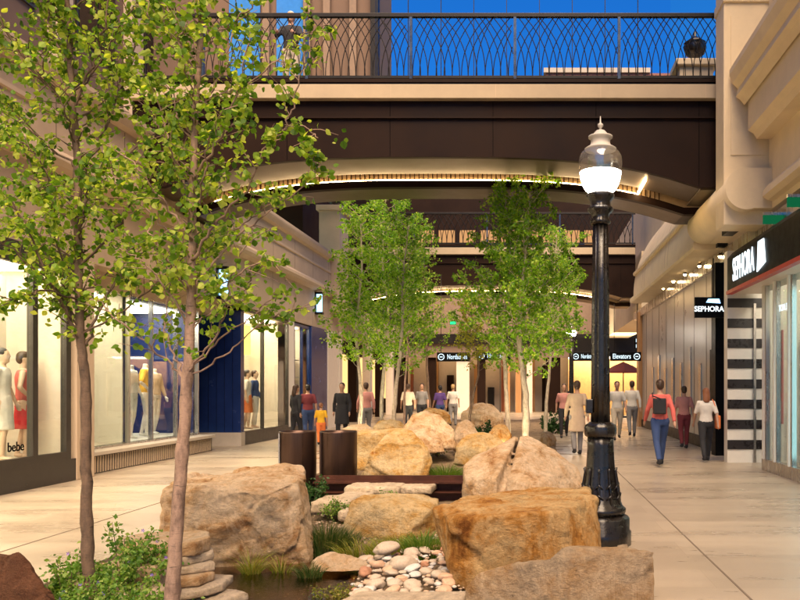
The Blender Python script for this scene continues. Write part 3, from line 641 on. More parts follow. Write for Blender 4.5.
# ------------------------------------------------------------------ lamp posts
G_lampglow = glow('lamp_white', (1, .90, .76), 34)
s = N('ribbed_glass'); t_ = s.n('BsdfTransparent'); t_.inputs['Color'].default_value = (.85, .8, .74, 1); g = s.n('BsdfGlossy'); g.inputs['Roughness'].default_value = .12
tr = s.n('BsdfTranslucent'); tr.inputs['Color'].default_value = (.9, .84, .76, 1); m0 = s.n('MixShader'); m0.inputs['Fac'].default_value = .10
m1 = s.n('MixShader'); m1.inputs['Fac'].default_value = .18; s.l(t_, 'BSDF', m0, 1); s.l(tr, 'BSDF', m0, 2); s.l(m0, 'Shader', m1, 1); s.l(g, 'BSDF', m1, 2); s.l(m1, 'Shader', s.out, 'Surface'); M_rib = s.m
def make_lamp():
    t = lthing('lamp_post', 'ornate black cast-iron lamp post with lit acorn globe, nearest the camera', 'street lamp', (0, 0, 0), 'acorn lamp posts along the walkway')
    oct_ = lambda th, z: 1 + .03 * abs(math.cos(4 * th)) 
    MB().lathe([(.30, 0), (.30, .13), (.285, .15), (.285, .26), (.265, .285), (.235, .30)], 48, flute=lambda th, z: 1 + .02 * math.cos(8 * th)).build('foot', M_iron, t)
    MB().lathe([(.235, .30), (.25, .335), (.25, .36), (.215, .385), (.195, .42), (.175, .50), (.158, .60), (.142, .72), (.132, .85), (.126, .98), (.124, 1.06)], 64, flute=lambda th, z: 1 + .05 * abs(math.sin(5 * th)) ** .6 * (1 if z > .37 else .2)).build('flared_base', M_iron, t)
    lv = MB()                                                   # acanthus leaves in relief round the base
    for k in range(10):
        a = 2 * PI * k / 10 + .15; d = Vector((math.cos(a), math.sin(a), 0)); e = Vector((-d.y, d.x, 0))
        for z, r, w in ((.40, .195, .035), (.5, .19, .045), (.6, .17, .035)):
            c = d * r + Vector((0, 0, z)); lv.tube([c - e * w + Vector((0, 0, -.04)), c + d * .012, c + e * w + Vector((0, 0, -.04))], [.006, .014, .006], 6)
        lv.tube([d * .20 + Vector((0, 0, .38)), d * .185 + Vector((0, 0, .55)), d * .158 + Vector((0, 0, .72)), d * .165 + Vector((0, 0, .76))], [.016, .014, .010, .012], 6)
    lv.build('leaf_relief', M_iron, t)
    MB().lathe([(.124, 1.06), (.15, 1.075), (.158, 1.10), (.158, 1.16), (.15, 1.185), (.12, 1.2), (.105, 1.215)], 40, flute=lambda th, z: 1 + .025 * math.cos(10 * th)).build('collar', M_iron, t)
    MB().lathe([(.098, 1.2), (.094, 1.6), (.086, 2.6), (.078, 3.18)], 96, flute=lambda th, z: 1 - .10 * abs(math.cos(6 * th)) ** .5).build('shaft', M_iron, t)
    MB().lathe([(.08, 3.17), (.10, 3.185), (.10, 3.21), (.082, 3.23), (.085, 3.27), (.125, 3.31), (.128, 3.335), (.10, 3.35), (.098, 3.40), (.13, 3.435), (.137, 3.47), (.12, 3.49)], 40, flute=lambda th, z: 1 + .03 * math.cos(12 * th)).build('capital', M_iron, t)
    MB().box(-.145, -.075, -.05, .04, 1.30, 1.44).build('outlet_box', M_iron, t, .008)
    g = lthing('globe', None, None); del g['local']; bpy.data.objects.remove(g)
    MB().lathe([(.118, 3.492), (.150, 3.52), (.178, 3.57), (.196, 3.63), (.205, 3.69)], 40, cap=False).build('lit_globe_bowl', G_lampglow, t); MB().lathe([(.203, 3.688), (.204, 3.691)], 40).build('added_light_lid', glow('added_lid_glow', (1, .85, .68), .55), t)  # faintly glowing disc added over the bowl to keep the upper glass dim
    MB().lathe([(.205, 3.692), (.213, 3.75), (.214, 3.80), (.207, 3.85), (.185, 3.89), (.150, 3.915)], 64, cap=False, flute=lambda th, z: 1 + .006 * math.cos(32 * th)).build('ribbed_globe', M_rib, t)
    MB().lathe([(.155, 3.912), (.158, 3.925), (.135, 3.94), (.105, 3.955), (.095, 3.985), (.098, 4.02), (.12, 4.035), (.12, 4.05), (.08, 4.06), (.062, 4.085), (.045, 4.105), (.02, 4.115)], 40).build('cap', M_paleurn, t)
    MB().lathe([(.012, 4.11), (.012, 4.13), (.028, 4.15), (.028, 4.17), (.008, 4.185), (.004, 4.25)], 16).build('finial', M_paleurn, t)
    return t
lamp = make_lamp(); lamp.location = (.70, 7.95, 0)
l2 = copy_tree(lamp); l2.location = (1.55, 30, 0); l2['label'] = 'distant black lamp post with a lit globe among the leaves'
l3 = copy_tree(lamp); l3.location = (.9, -6.5, 0); l3['label'] = 'black acorn-globe lamp post before the first boulder on the right walkway'
l4 = copy_tree(lamp); l4.location = (-4.3, -3.0, 0); l4['label'] = 'black acorn-globe lamp post before the first boulder on the left walkway'

# ------------------------------------------------------------------ footbridges
def rail_pattern(mb, x0, x1, z0, z1, y, R, step=.13, rad=.008):
    n = int((x1 - x0) / step)
    for i in range(-2, n + 3):
        for sgn in (-1, 1):
            a = x0 + i * step + R.uniform(-.02, .02); spread = R.uniform(.34, .50) * sgn; pts = []
            for k in range(9):
                u = k / 8; xx = a + spread * (u ** 2.2); zz = z0 + (z1 - z0) * u
                pts.append((xx, y + sgn * .006, zz))
            pts = [p for p in pts if x0 <= p[0] <= x1]
            if len(pts) > 2: mb.tube(pts, rad, 4, False)
def arch_z(x, xc, hw, crown, spring):                       # shallow elliptical arch
    u = min(1, abs(x - xc) / hw); return spring + (crown - spring) * (1 - u ** 3.2)
def bridge(label, Y, x0, x1, zt, crown, spring, depth, seed, posts, screen):
    xc = (x0 + x1) / 2; hw = (x1 - x0) / 2 - .62; R = random.Random(seed)
    t = thing('footbridge', label, 'footbridge', (xc, Y, 0))
    xs = [x0 + (x1 - x0) * i / 60 for i in range(61)]
    fr = zt - .31                                           # brown face below the pale string course
    mb = MB(); poly = [(x, arch_z(x, xc, hw, crown, spring)) for x in xs] + [(x1, fr), (x0, fr)]; mb.prism(poly, Y, Y + .12); mb.build('face_panel', M_brown, t)
    sm_ = MB()
    for x in (x1 - .6, x1 - 2.66, x1 - 4.72, x1 - 6.78, x1 - 8.84, x0 + .7):
        sm_.box(x - .006, x + .006, Y - .004, Y, arch_z(x, xc, hw, crown, spring) + .02, fr - .01)
    sm_.build('panel_joint', M_seam, t)
    MB().box(x0, x1, Y - .06, Y + .0, fr - .36, fr - .33).build('drip_moulding', M_brown, t)
    MB().box(x0 - .0, x1 - .03, Y - .16, Y + .3, fr, zt - .03).build('string_course', M_course, t, .01)
    jn = MB()
    for k in range(9):
        x = x1 - .5 - k * 2.08
        if x > x0: jn.box(x - .006, x + .006, Y - .163, Y - .15, fr + .004, zt - .034)
    jn.build('course_joint', M_taupe, t)
    MB().box(x0, x1, Y - .02, Y + depth, zt - .03, zt + .05).build('deck', M_dark, t)
    # soffit, cove light and rear arched beam
    def strip(ya, yb, off_a, off_b, mat, name, lo=x0, hi=x1):
        m = MB(); v = []
        q = [x for x in xs if lo <= x <= hi]
        for x in q:
            z = arch_z(x, xc, hw, crown, spring); v += [(x, ya, z + off_a), (x, yb, z + off_b)]
        m.add(v, [(2 * i, 2 * i + 1, 2 * i + 3, 2 * i + 2) for i in range(len(q) - 1)], True); return m.build(name, mat, t)
    d1 = depth * .47; yb = Y + d1 + .40
    strip(Y + .12, Y + d1, .012, .012, M_brown2, 'soffit')
    strip(Y + d1, Y + d1 + .001, .012, .34, M_brown2, 'cove_side')
    strip(Y + d1, yb, .34, .34, M_brown2, 'cove_ceiling')
    led = MB(); q = [x for x in xs if x0 + .9 <= x <= x1 - 1.5]
    pts = [(x, yb - .05, arch_z(x, xc, hw, crown, spring) - .035) for x in q]
    led.tube(pts, .012, 6, False); led.build('led_strip', G_led, t)
    def beam(ya, yc, lo, hi, mt, nm):
        rb = MB(); az = lambda x: arch_z(x, xc, hw, crown, spring); rb.prism([(x, az(x) + lo) for x in xs] + [(x, az(x) + hi) for x in reversed(xs)], ya, yc); rb.build(nm, mt, t)
    beam(yb, yb + .08, -.05, .33, M_brass, 'lit_beam_face')
    beam(yb - .10, yb + .08, -.20, -.052, M_brown, 'arched_beam')
    beam(yb + .082, Y + depth, -.19, -.15, M_brown2, 'rear_soffit')
    rib = MB()                                              # small fins of the cove, lit from below
    for i in range(int((x1 - x0 - 2) / .10)):
        x = x0 + 1 + i * .10; z = arch_z(x, xc, hw, crown, spring); rib.box(x - .012, x + .012, yb - .03, yb - .001, z - .04, z + .25)
    rib.build('cove_fin', M_gold, t)
    MB().box(x1 - 1.62, x1 - 1.58, Y + .5, yb - .1, arch_z(x1 - 1.6, xc, hw, crown, spring) - .03, arch_z(x1 - 1.6, xc, hw, crown, spring) + .0).build('led_return', G_led, t)
    MB().box(x1 - .55, x1 - .02, Y + .13, Y + d1 + .25, spring - .03, spring + .008).build('end_soffit', M_brown2, t)
    # railing
    r = thing('r', None, None); bpy.data.objects.remove(r)
    z0, z1 = zt + .05, zt + 1.36
    MB().box(x0, x1, Y - .03, Y + .05, z1, z1 + .085).build('handrail', M_dark, t, .01)
    MB().box(x0, x1, Y - .0, Y + .04, z0 + .10, z0 + .15).build('bottom_rail', M_dark, t)
    MB().box(x0, x1, Y - .05, Y + .08, z0 - .0, z0 + .07).build('kerb_channel', M_brown, t)
    xp = x1 - .12; pl = []
    while xp > x0:
        MB().box(xp - .028, xp + .028, Y - .035, Y + .035, z0 + .0701, z1).build('railing_post', M_steelblue, t); pl.append(xp); xp -= posts
    for a, b_ in zip(pl, pl[1:]):
        m = MB(); rail_pattern(m, b_ + .03, a - .03, z0 + .15, z1, Y + .01, R, .16 if Y < 20 else .22, .009 if Y < 20 else .014); m.build('railing_infill', M_dark, t)
    if screen:                                              # glass wind screen on the far side
        yb = Y + depth - .1; xq = x1 - .7; k = 0
        while xq - .76 > x0 + 4.1:
            MB().box(xq - .755, xq - .005, yb, yb + .012, zt + .05, zt + 4.4).build('glass_panel', M_glass2, t)
            MB().box(xq - .772, xq - .758, yb - .02, yb + .04, zt + .05, zt + 4.4).build('mullion', M_dark, t); xq -= .765
        MB().box(x0 + 3.2, x1 - .5, yb - .01, yb + .03, zt + 1.05, zt + 1.075).build('guard_wire', M_dark, t)
    return t
M_course = simple('course_stone', (.36, .29, .20), .75, var=.14, scale=1.2, bump=.1)
M_brass = simple('brass_cove', (.38, .27, .15), .45, metal=.5)
M_steelblue = simple('post_steel', (.03, .05, .09), .3, metal=.4)
bridge('near brown arched footbridge with pale stone course and woven iron railing', 16.0, -7.95, 3.98, 7.60, 6.17, 5.57, 2.75, 1, 2.08, True)
bridge('farther brown arched footbridge seen between the aspen crowns', 33.0, -7.9, 4.35, 7.35, 5.80, 5.3, 3.0, 2, 3.0, False)
# stone pier with black urn at the right end of the near bridge
def urn(parent_name, label, x, y, z, s=1.0):
    o = MB().lathe([(.10 * s, z), (.10 * s, z + .03 * s), (.045 * s, z + .06 * s), (.05 * s, z + .10 * s), (.19 * s, z + .22 * s), (.24 * s, z + .36 * s), (.21 * s, z + .42 * s), (.23 * s, z + .44 * s), (.12 * s, z + .52 * s), (.03 * s, z + .60 * s), (.035 * s, z + .66 * s), (.005, z + .7 * s)], 28,
        (x, y), flute=lambda th, zz: 1 + .03 * math.cos(10 * th)).build('urn', M_iron)
    return tag(o, label, 'urn')
p = thing('pier_block', 'cream stone pier block at the right end of the near bridge deck', 'stone pier', (3.75, 18.2, 7.6))
MB().box(3.35, 4.1, 17.9, 18.5, 7.6, 8.75).build('shaft', M_stone, p, .01); MB().box(3.25, 4.2, 17.8, 18.6, 8.75, 8.9).build('cap_stone', M_stone, p, .02)
urn('', 'black ribbed urn on the cream pier behind the right end of the near railing', 3.75, 18.2, 8.9, 1.1)

# ------------------------------------------------------------------ left building
# upper masonry: from over the shopfronts to the parapet, then the set-back upper storeys
t = thing('arcade_building', 'taupe stone building with stepped cornice above the left shopfronts', 'building', (-8.2, 12, 0))
yA, yB = -10, 32.2
MB().prism([(-7.72, 3.75), (-7.72, 5.05), (-9.3, 5.05), (-9.3, 3.75)], yA, yB).build('fascia_wall', M_taupe, t)
MB().prism([(-7.72, 5.05), (-7.50, 5.10), (-7.44, 5.18), (-7.44, 5.26), (-7.60, 5.32), (-7.66, 5.42), (-7.9, 5.42), (-7.9, 5.05)], yA, yB + .05).build('lower_cornice', M_taupe2, t)
MB().prism([(-7.70, 5.42), (-7.70, 6.50), (-8.0, 6.50), (-8.0, 5.42)], yA, yB).build('parapet_wall', M_taupe, t)
MB().prism([(-7.70, 5.95), (-7.66, 5.97), (-7.66, 6.04), (-7.70, 6.06)], yA, yB).build('string_moulding', M_taupe2, t)
MB().prism([(-7.70, 6.42), (-7.58, 6.46), (-7.52, 6.56), (-7.50, 6.62), (-7.50, 6.70), (-8.1, 6.70), (-8.1, 6.42)], yA, yB).build('parapet_cornice', M_taupe2, t)
MB().box(-12, -8.0, yA, yB, 5.30, 5.41).build('upper_walkway', M_taupe, t)
MB().box(-8.15, -7.35, 30.9, 32.4, 4.5, 8.4).build('end_pilaster', M_taupe2, t, .015); MB().box(-8.25, -7.25, 30.8, 32.5, 8.4, 8.62).build('pilaster_cap', M_taupe2, t, .03)
urn('', 'black urn on the tall end pilaster of the taupe left building', -7.75, 31.6, 8.62, 1.6)
js = MB()
for y in [yA + 1 + 2.2 * k for k in range(19)]: js.box(-7.722, -7.718, y - .006, y + .006, 3.78, 5.03); js.box(-7.702, -7.698, y - .006, y + .006, 5.46, 6.4)
js.build('joint_marking', M_brown, t)
# upper storeys set back
t = thing('upper_block', 'tall pink-brown block with pilasters and blue windows above the left parapet', 'building', (-12, 20, 5.4))
M_pink = simple('pink_brown_render', (.15, .095, .065), .8, var=.12, scale=1.2)
MB().box(-14, -11.6, -10, 46, 5.41, 19).build('wall', M_pink, t)
for k in range(14):
    y = -6 + k * 3.6; MB().box(-11.6, -11.35, y, y + .7, 5.41, 19).build('pilaster', M_taupe2, t, .02)
    for z in (6.1, 10.4, 14.6):
        w = MB().box(-11.6, -11.55, y + 1.2, y + 3.1, z, z + 2.9).build('window', M_mull, t)
        MB().box(-11.549, -11.53, y + 1.28, y + 2.12, z + .08, z + 2.82).build('pane', G_win if False else M_glassd, w)
        MB().box(-11.549, -11.53, y + 2.18, y + 3.02, z + .08, z + 2.82).build('pane', M_glassd, w)
# projecting bay seen left of the blue screen, over the near bridge
t = thing('tower_bay', 'brown and blue window bay rising behind the left half of the near bridge railing', 'building', (-6.5, 24, 5.4))
MB().box(-11.6, -4.85, 24.5, 28, 10.0, 17.5).build('wall', M_pink, t)
MB().box(-11.6, -4.85, 24.5, 28, 9.7, 9.999).build('base_band', M_brown, t)
for x in (-8.15, -6.9, -6.3, -5.5): MB().box(x, x + .22, 24.3, 24.5, 9.7, 17.5).build('pilaster', simple('brown_pilaster', (.22, .15, .10), .7), t, .02)
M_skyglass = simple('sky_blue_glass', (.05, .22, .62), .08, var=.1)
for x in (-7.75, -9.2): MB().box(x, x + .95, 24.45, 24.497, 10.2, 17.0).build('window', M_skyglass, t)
MB().box(-4.85, -4.62, 24.3, 24.6, 9.7, 17.5).build('corner_post', M_dark, t)

# shops on the left: each its own front, windows, lit room
def window_x(parent, X, y0, y1, z0, z1, div=(), fr=.06, mat=None):
    w = MB(); mat = mat or M_mull
    w.box(X - .05, X + .05, y0, y0 + fr, z0, z1); w.box(X - .05, X + .05, y1 - fr, y1, z0, z1)
    w.box(X - .049, X + .049, y0 + fr, y1 - fr, z0, z0 + fr); w.box(X - .049, X + .049, y0 + fr, y1 - fr, z1 - fr, z1)
    for d in div: w.box(X - .048, X + .048, d - fr / 2, d + fr / 2, z0 + fr, z1 - fr)
    f = w.build('window_frame', mat, parent); edges = [y0 + fr] + [e for d in div for e in (d - fr / 2, d + fr / 2)] + [y1 - fr]
    for a, b in zip(edges[::2], edges[1::2]):
        MB().box(X - .008, X + .008, a + .002, b - .002, z0 + fr, z1 - fr).build('pane', M_glass, f)
    return f
def room(parent, X, y0, y1, z0, z1, depth, wall=None, floor=None, light=G_room, side=-1, inset=.25):
    wall = wall or M_cream; a, b = (X + side * depth, X + side * .06); lo, hi = min(a, b), max(a, b)
    MB().box(min(a, a - side * .0) - .05, a + .0, y0, y1, z0, z1).build('back_wall', wall, parent) if side < 0 else MB().box(a, a + .05, y0, y1, z0, z1).build('back_wall', wall, parent)
    MB().box(lo, hi, y0 - .04, y0, z0, z1).build('side_wall', wall, parent); MB().box(lo, hi, y1, y1 + .04, z0, z1).build('side_wall', wall, parent)
    MB().box(lo, hi, y0, y1, z0 - .06, z0 - .001).build('display_floor', floor or M_ledge, parent)
    MB().box(lo, hi, y0, y1, z1 + .001, z1 + .05).build('ceiling', wall, parent)
    MB().box(lo + inset, hi - inset, y0 + inset, y1 - inset, z1 - .04, z1 - .01).build('ceiling_light', light, parent)
TXT = {}
def text(name, body, size, M, mat, parent=None, ext=.004, align='CENTER', fit=None):
    cu = bpy.data.curves.new(name, 'FONT'); cu.body = body; cu.size = size; cu.extrude = ext; cu.align_x = align; cu.align_y = 'CENTER'; cu.resolution_u = 3; cu.offset = size * .012
    o = bpy.data.objects.new('tmp', cu); C.objects.link(o); me = evaluated(o); bpy.data.objects.remove(o); bpy.data.curves.remove(cu)
    
    if fit:
        xs_ = [v.co.x for v in me.vertices]; k = fit / (max(xs_) - min(xs_)); c_ = (max(xs_) + min(xs_)) / 2
        me.transform(Matrix.Diagonal((k, 1, 1, 1)) @ Matrix.Translation((-c_, 0, 0)))
    me.transform(M); n = obj(name, me, mat, parent, False)
    if parent is not None and not parent.get('local'):
        n.matrix_parent_inverse = Matrix.Translation(parent.location).inverted()
    return n
FACE_CAM = Matrix.Rotation(PI / 2, 4, 'X')                  # upright, read from the camera side
FACE_E = Matrix.Rotation(PI / 2, 4, 'Z') @ FACE_CAM         # on a wall whose outside looks to +X
FACE_W = Matrix.Rotation(-PI / 2, 4, 'Z') @ FACE_CAM        # outside looks to -X
def T(x, y, z): return Matrix.Translation((x, y, z))
# fashion shop with white window (nearest on the left)
X = -7.68
t = thing('fashion_storefront', 'bright cream shop window with a grey frame, nearest on the left', 'storefront', (X, 10, 0))
MB().box(X - .25, X + .05, 3, 13.45, 0, .37).build('plinth', M_mull, t)
MB().box(X - .25, X + .04, 3, 13.45, 3.55, 3.749).build('head_beam', M_mull, t)
window_x(t, X, 3, 13.3, .37, 3.55, (5.6, 8.2, 10.4, 12.35), .13)
room(t, X, 3, 13.3, .42, 3.5, 1.9)
MB().box(X - .3, X + .06, 13.45, 14.0, 0, 3.749).build('pier', M_taupe2, t, .01)
MB().box(X - 1.0, X - .96, 12.45, 13.2, .42, 3.4).build('hanging_panel', M_white, t)
text('shop_lettering', 'bebe', .20, T(X + .02, 11.92, .67) @ FACE_E, M_black, t)
# second shop: white blind bay and blue display box
X = -8.2
t = thing('blue_display_storefront', 'shop window with a frosted white bay and a deep blue display box', 'storefront', (X, 17, 0))
MB().box(X - .3, X + .35, 14.0, 19.75, 0, .33).build('plinth', M_mull, t); MB().box(X - .3, X + .42, 14.0, 19.8, .33, .40).build('sill', M_ledge, t, .008)
rb = MB()
for k in range(63): rb.box(X + .35, X + .362, 14.05 + k * .09, 14.09 + k * .09, .02, .31)
rb.build('plinth_fluting', M_taupe, t)
window_x(t, X, 14.0, 19.7, .40, 3.45, (16.3, 17.3, 18.5), .035, M_steel)
MB().box(X - .1, X + .1, 14.0, 21.3, 3.45, 3.749).build('head_beam', M_taupe2, t)
room(t, X, 14.05, 16.2, .45, 3.4, 1.1, M_white); room(t, X, 16.35, 19.62, .45, 3.4, 1.7, M_blue2, M_white, G_roomc); MB().box(-10.2, -10.1, 19.7, 21.6, 0, 3.74).build('entrance_wall', M_blue, t); MB().box(-10.1, -8.31, 19.7, 21.3, 3.5, 3.6).build('entrance_ceiling', M_taupe2, t)
# navy return and its lit shop
t = thing('navy_storefront', 'navy blue panelled shopfront with a lit doorway and display shelves', 'storefront', (-7.8, 24, 0))
MB().box(-9.9, -7.72, 21.35, 21.6, .36, 3.62).build('navy_panel', M_blue, t)
sl = MB()
for k in range(1, 5): sl.box(-8.8 + k * .216 - .004, -8.8 + k * .216 + .004, 21.345, 21.35, .37, 3.6)
sl.build('panel_joint', M_black, t)
MB().box(-9.9, -7.70, 21.33, 21.62, 0, .36).build('panel_base', M_ledge, t); MB().box(-8.9, -7.65, 21.3, 21.62, 3.62, 3.749).build('head_beam', M_black, t)
X = -7.8
MB().box(X - .2, X + .06, 21.62, 28.2, 0, .30).build('plinth', M_mull, t); window_x(t, X, 21.62, 25.7, .30, 3.7, (23.3,), .07); room(t, X, 21.7, 25.7, .34, 3.65, 2.2)
MB().box(X - .3, X + .05, 25.7, 26.3, .301, 3.74).build('white_pier', M_white, t); window_x(t, X, 26.3, 28.2, .30, 3.7, (27.3,), .09, M_blue)
room(t, X, 26.35, 28.2, .34, 3.65, 1.4)
MB().box(X - .3, X + .1, 28.2, 30.4, 0, 3.74).build('navy_pier', M_blue, t); MB().box(X - .3, X + .12, 30.4, 32.0, 0, 3.74).build('white_pier', M_cream, t)
sh = MB()
for z in (1.3, 1.9, 2.5): sh.box(X - .7, X - .3, 26.5, 28.1, z, z + .03)
sh.build('shelf', M_white, t)
bt = MB()
for z in (1.33, 1.93, 2.53):
    for k in range(7): bt.lathe([(.035, z), (.035, z + .14), (.012, z + .18), (.012, z + .22)], 8, (X - .45, 26.6 + k * .22))
bt.build('shelf_goods', simple('teal_goods', (.08, .4, .42), .3), t)
MB().lathe([(.22, 2.6), (.22, 3.5)], 20, (X - 1.2, 25.1)).build('pendant_shade', glow('yellow_shade', (1, .7, .12), 1.6), t)
MB().box(X - 1.3, X - 1.1, 22.2, 24.6, .34, 2.6).build('wood_partition', M_wood, t)
# wall lamps on the left fascia
for i, (y, z, lab) in enumerate(((19.8, 3.75, 'blue-white box lantern on the taupe wall above the navy panel'), (28.8, 4.2, 'blue-white box lantern on the taupe wall near the end pilaster'))):
    w = thing('wall_lantern', lab, 'wall lamp', (-7.6, y, z), 'box lanterns on the left wall')
    MB().box(-7.72, -7.45, y - .12, y + .12, z + .72, z + .80).build('lid', M_dark, w); MB().box(-7.66, -7.5, y - .08, y + .08, z + .08, z + .72).build('lit_glass', G_blue, w)
    MB().box(-7.72, -7.45, y - .12, y + .12, z + .0, z + .08).build('base', M_dark, w); MB().box(-7.718, -7.68, y - .12, y + .12, z + .08, z + .72).build('back_plate', M_dark, w)
# walkway-level lit window over the parapet
t = thing('walkway_shopfront', 'pale green lit shop window on the upper walkway behind the left parapet', 'storefront', (-11, 25, 5.4))
MB().box(-11.5, -11.4, 26, 34, 5.45, 9.0).build('window_frame', M_mull, t)
for k in range(4): MB().box(-11.39, -11.37, 26.1 + k * 2, 27.95 + k * 2, 6.0, 8.8).build('lit_pane', glow('pale_green_window', (.62, .9, .66), .9), t)
# far-left gallery: dark openings between columns beyond the pilaster
t = thing('left_gallery', 'dark restaurant front with pale columns behind the seated crowd', 'building', (-8, 40, 0))
MB().box(-10.5, -9.2, 32.4, 60, 0, 12).build('rear_wall', M_brown, t)
MB().box(-9.2, -7.9, 32.5, 60, 3.9, 5.2).build('canopy', M_taupe, t); MB().box(-9.2, -7.9, 32.5, 60, 7.0, 7.4).build('balcony_edge', M_taupe2, t)
for k in range(8):
    y = 33.2 + k * 3.2; MB().box(-8.3, -7.9, y, y + .5, 0, 3.9).build('column', M_cream if k % 2 == 0 else M_brown, t, .02)
for k in range(6): MB().box(-9.2, -9.15, 34.2 + k * 4, 36.6 + k * 4, .9, 3.2).build('lit_window', glow('amber_window', (1, .55, .2), .8), t)

# ------------------------------------------------------------------ end of the mall
M_clay = simple('clay_panel', (.30, .09, .04), .6)
t = thing('end_building', 'shop building closing the far end of the walk, warm windows below taupe walls', 'building', (-1, 48, 0))
MB().box(-11, 14, 50, 52, 4.3, 7.4).build('upper_wall', simple('end_wall_stone', (.20, .14, .10), .8), t); MB().box(-11, 14, 50, 52, 7.401, 14.0).build('dark_upper_wall', M_brown, t)
MB().box(-11, 14, 49.6, 50, 4.3, 4.9).build('canopy_band', M_dark, t)
MB().box(-11, 14, 53.5, 53.6, 0, 4.3).build('inner_wall', M_cream, t)
MB().box(-11, 14, 50.2, 53.5, 4.25, 4.299).build('ceiling', M_wood, t)
MB().box(-10, 13, 51, 53, 4.18, 4.22).build('ceiling_light', glow('end_room_glow', (1, .66, .34), 1.0), t)
for k, (x, w, m_) in enumerate(((-8.4, .7, M_brown), (-6.4, .5, M_brown), (-4.6, .8, M_cream), (-3.3, .5, M_brown), (-1.6, .35, M_wood), (-.9, .35, M_wood), (-.2, .35, M_cream), (1.0, .9, M_brown), (3.6, .5, M_taupe2), (7.4, .6, M_cream))):
    MB().box(x, x + w, 50.0, 50.5, 0, 4.25).build('column', m_, t)
for k in range(26):
    x = -10 + k * .9; MB().box(x, x + (.5, .3, .42)[k % 3], 52.9, 53.49, 0, (2.4, 4.2, 3.1, 1.6, 4.2)[k % 5]).build('display_bay', (M_wood, M_brown, M_cream, M_dark, M_taupe2, M_wood, M_clay)[k * 3 % 7], t)
MB().box(-11, 14, 49.8, 50.0, 3.45, 4.3).build('fascia', simple('end_fascia', (.16, .11, .08), .7), t)
for k in range(5):
    f = MB().box(-2.9 + k * 1.0, -2.85 + k * 1.0, 50.2, 50.3, 0, 4.2).build('glazing_bar', M_mull, t)
MB().box(-7.9, 3.4, 49.9, 49.95, 8.6, 10.6).build('balcony_glass', M_glassd, t)
for k in range(9): MB().box(-7 + k * 1.3, -6 + k * 1.3, 49.96, 50.0, 9.2, 11.4).build('lit_window', glow('dim_amber_window', (1, .5, .2), .35), t)
t = thing('red_brick_building', 'distant red brick building whose top shows behind the near railing', 'building', (6, 75, 0))
s = N('brick'); b = s.n('BsdfPrincipled'); b.inputs['Roughness'].default_value = .85; br = s.n('TexBrick'); mp = s.coord((1, 1, 1), (PI / 2, 0, 0)); s.l(mp, 'Vector', br, 'Vector')
br.inputs['Scale'].default_value = 2; br.inputs['Color1'].default_value = (.30, .09, .05, 1); br.inputs['Color2'].default_value = (.22, .06, .035, 1); br.inputs['Mortar'].default_value = (.3, .22, .18, 1); s.l(br, 'Color', b, 'Base Color'); s.l(b, 'BSDF', s.out, 'Surface')
MB().box(1.4, 14, 70, 80, 0, 29.1).build('wall', s.m, t); MB().box(1.2, 10.5, 69.8, 80, 29.1, 29.5).build('parapet', M_taupe2, t)

# umbrella outside a cafe on the right
u = thing('market_umbrella', 'dark red cafe umbrella open at the far end of the right walkway', 'umbrella', (4.9, 42, 0))
MB().lathe([(1.05, 2.35), (1.02, 2.42), (.5, 2.72), (.02, 2.92)], 8, (4.9, 42), smooth=False, cap=False).build('canopy', simple('umbrella_cloth', (.12, .02, .015), .8), u)
MB().tube([(4.9, 42, 0), (4.9, 42, 2.95)], .03).build('pole', M_dark, u); MB().lathe([(.35, 0), (.35, .06), (.06, .1)], 20, (4.9, 42)).build('base', M_dark, u)

M_none = None
# hanging direction signs
def sign(label, px0, px1, y0, y1, Y, lines, size, icon=0, hang=5.0):
    a = P(px0, y0, Y); b = P(px1, y1, Y); cx = (a.x + b.x) / 2; cz = (a.z + b.z) / 2
    t = thing('hanging_sign', label, 'sign', (cx, Y, cz), 'black hanging direction signs')
    MB().box(a.x, b.x, Y - .04, Y + .04, b.z, a.z).build('board', M_black, t, .01)
    for x in (a.x + .15, b.x - .15): MB().tube([(x, Y, a.z), (x, Y, hang)], .012, 6).build('hanger', M_dark, t)
    for k, tx in enumerate(lines):
        z = cz + ((len(lines) - 1) / 2 - k) * size * 1.15
        text('lettering', tx, size, T(cx + (0, .55, -.55)[icon] * size, Y - .045, z) @ FACE_CAM, G_signt, t, fit=(b.x - a.x) * (.86 if not icon else .86) - (1.25 * size if icon else 0))
    if icon:
        xi = a.x + size * .62 if icon == 1 else b.x - size * .62
        rg = MB(); pts = [(xi + math.cos(q_) * size * .42, Y - .05, cz + math.sin(q_) * size * .42) for q_ in [2 * PI * k / 20 for k in range(21)]]
        rg.tube(pts, size * .06, 5, False); rg.tube([(xi - size * .2, Y - .05, cz), (xi + size * .2, Y - .05, cz)], size * .07, 5); rg.build('icon', G_signt, t)
sign('black hanging sign reading Nordstrom with a round icon, left over the small yellow tree', 437, 470, 352.5, 361.5, 30, ['Nordstrom'], .26, 1, 5.8)
sign('black hanging sign reading Nordstrom behind the aspen crowns in the middle', 478, 510, 352, 360, 34, ['Nordstrom'], .26, 1, 5.6)
sign('black hanging sign reading Nordstrom just left of the near lamp post', 572, 598, 352, 361, 31, ['Nordstrom'], .24, 1, 5.6)
sign('black hanging sign reading Elevators with icons right of the near lamp post', 610, 641, 352, 361, 29, ['Elevators'], .25, 2, 4.6)
sign('black hanging sign with two lines of bakery lettering on the right walkway', 634, 660, 338, 349, 33, ['PARADISE', 'BAKERY'], .2, 0, 5.2)
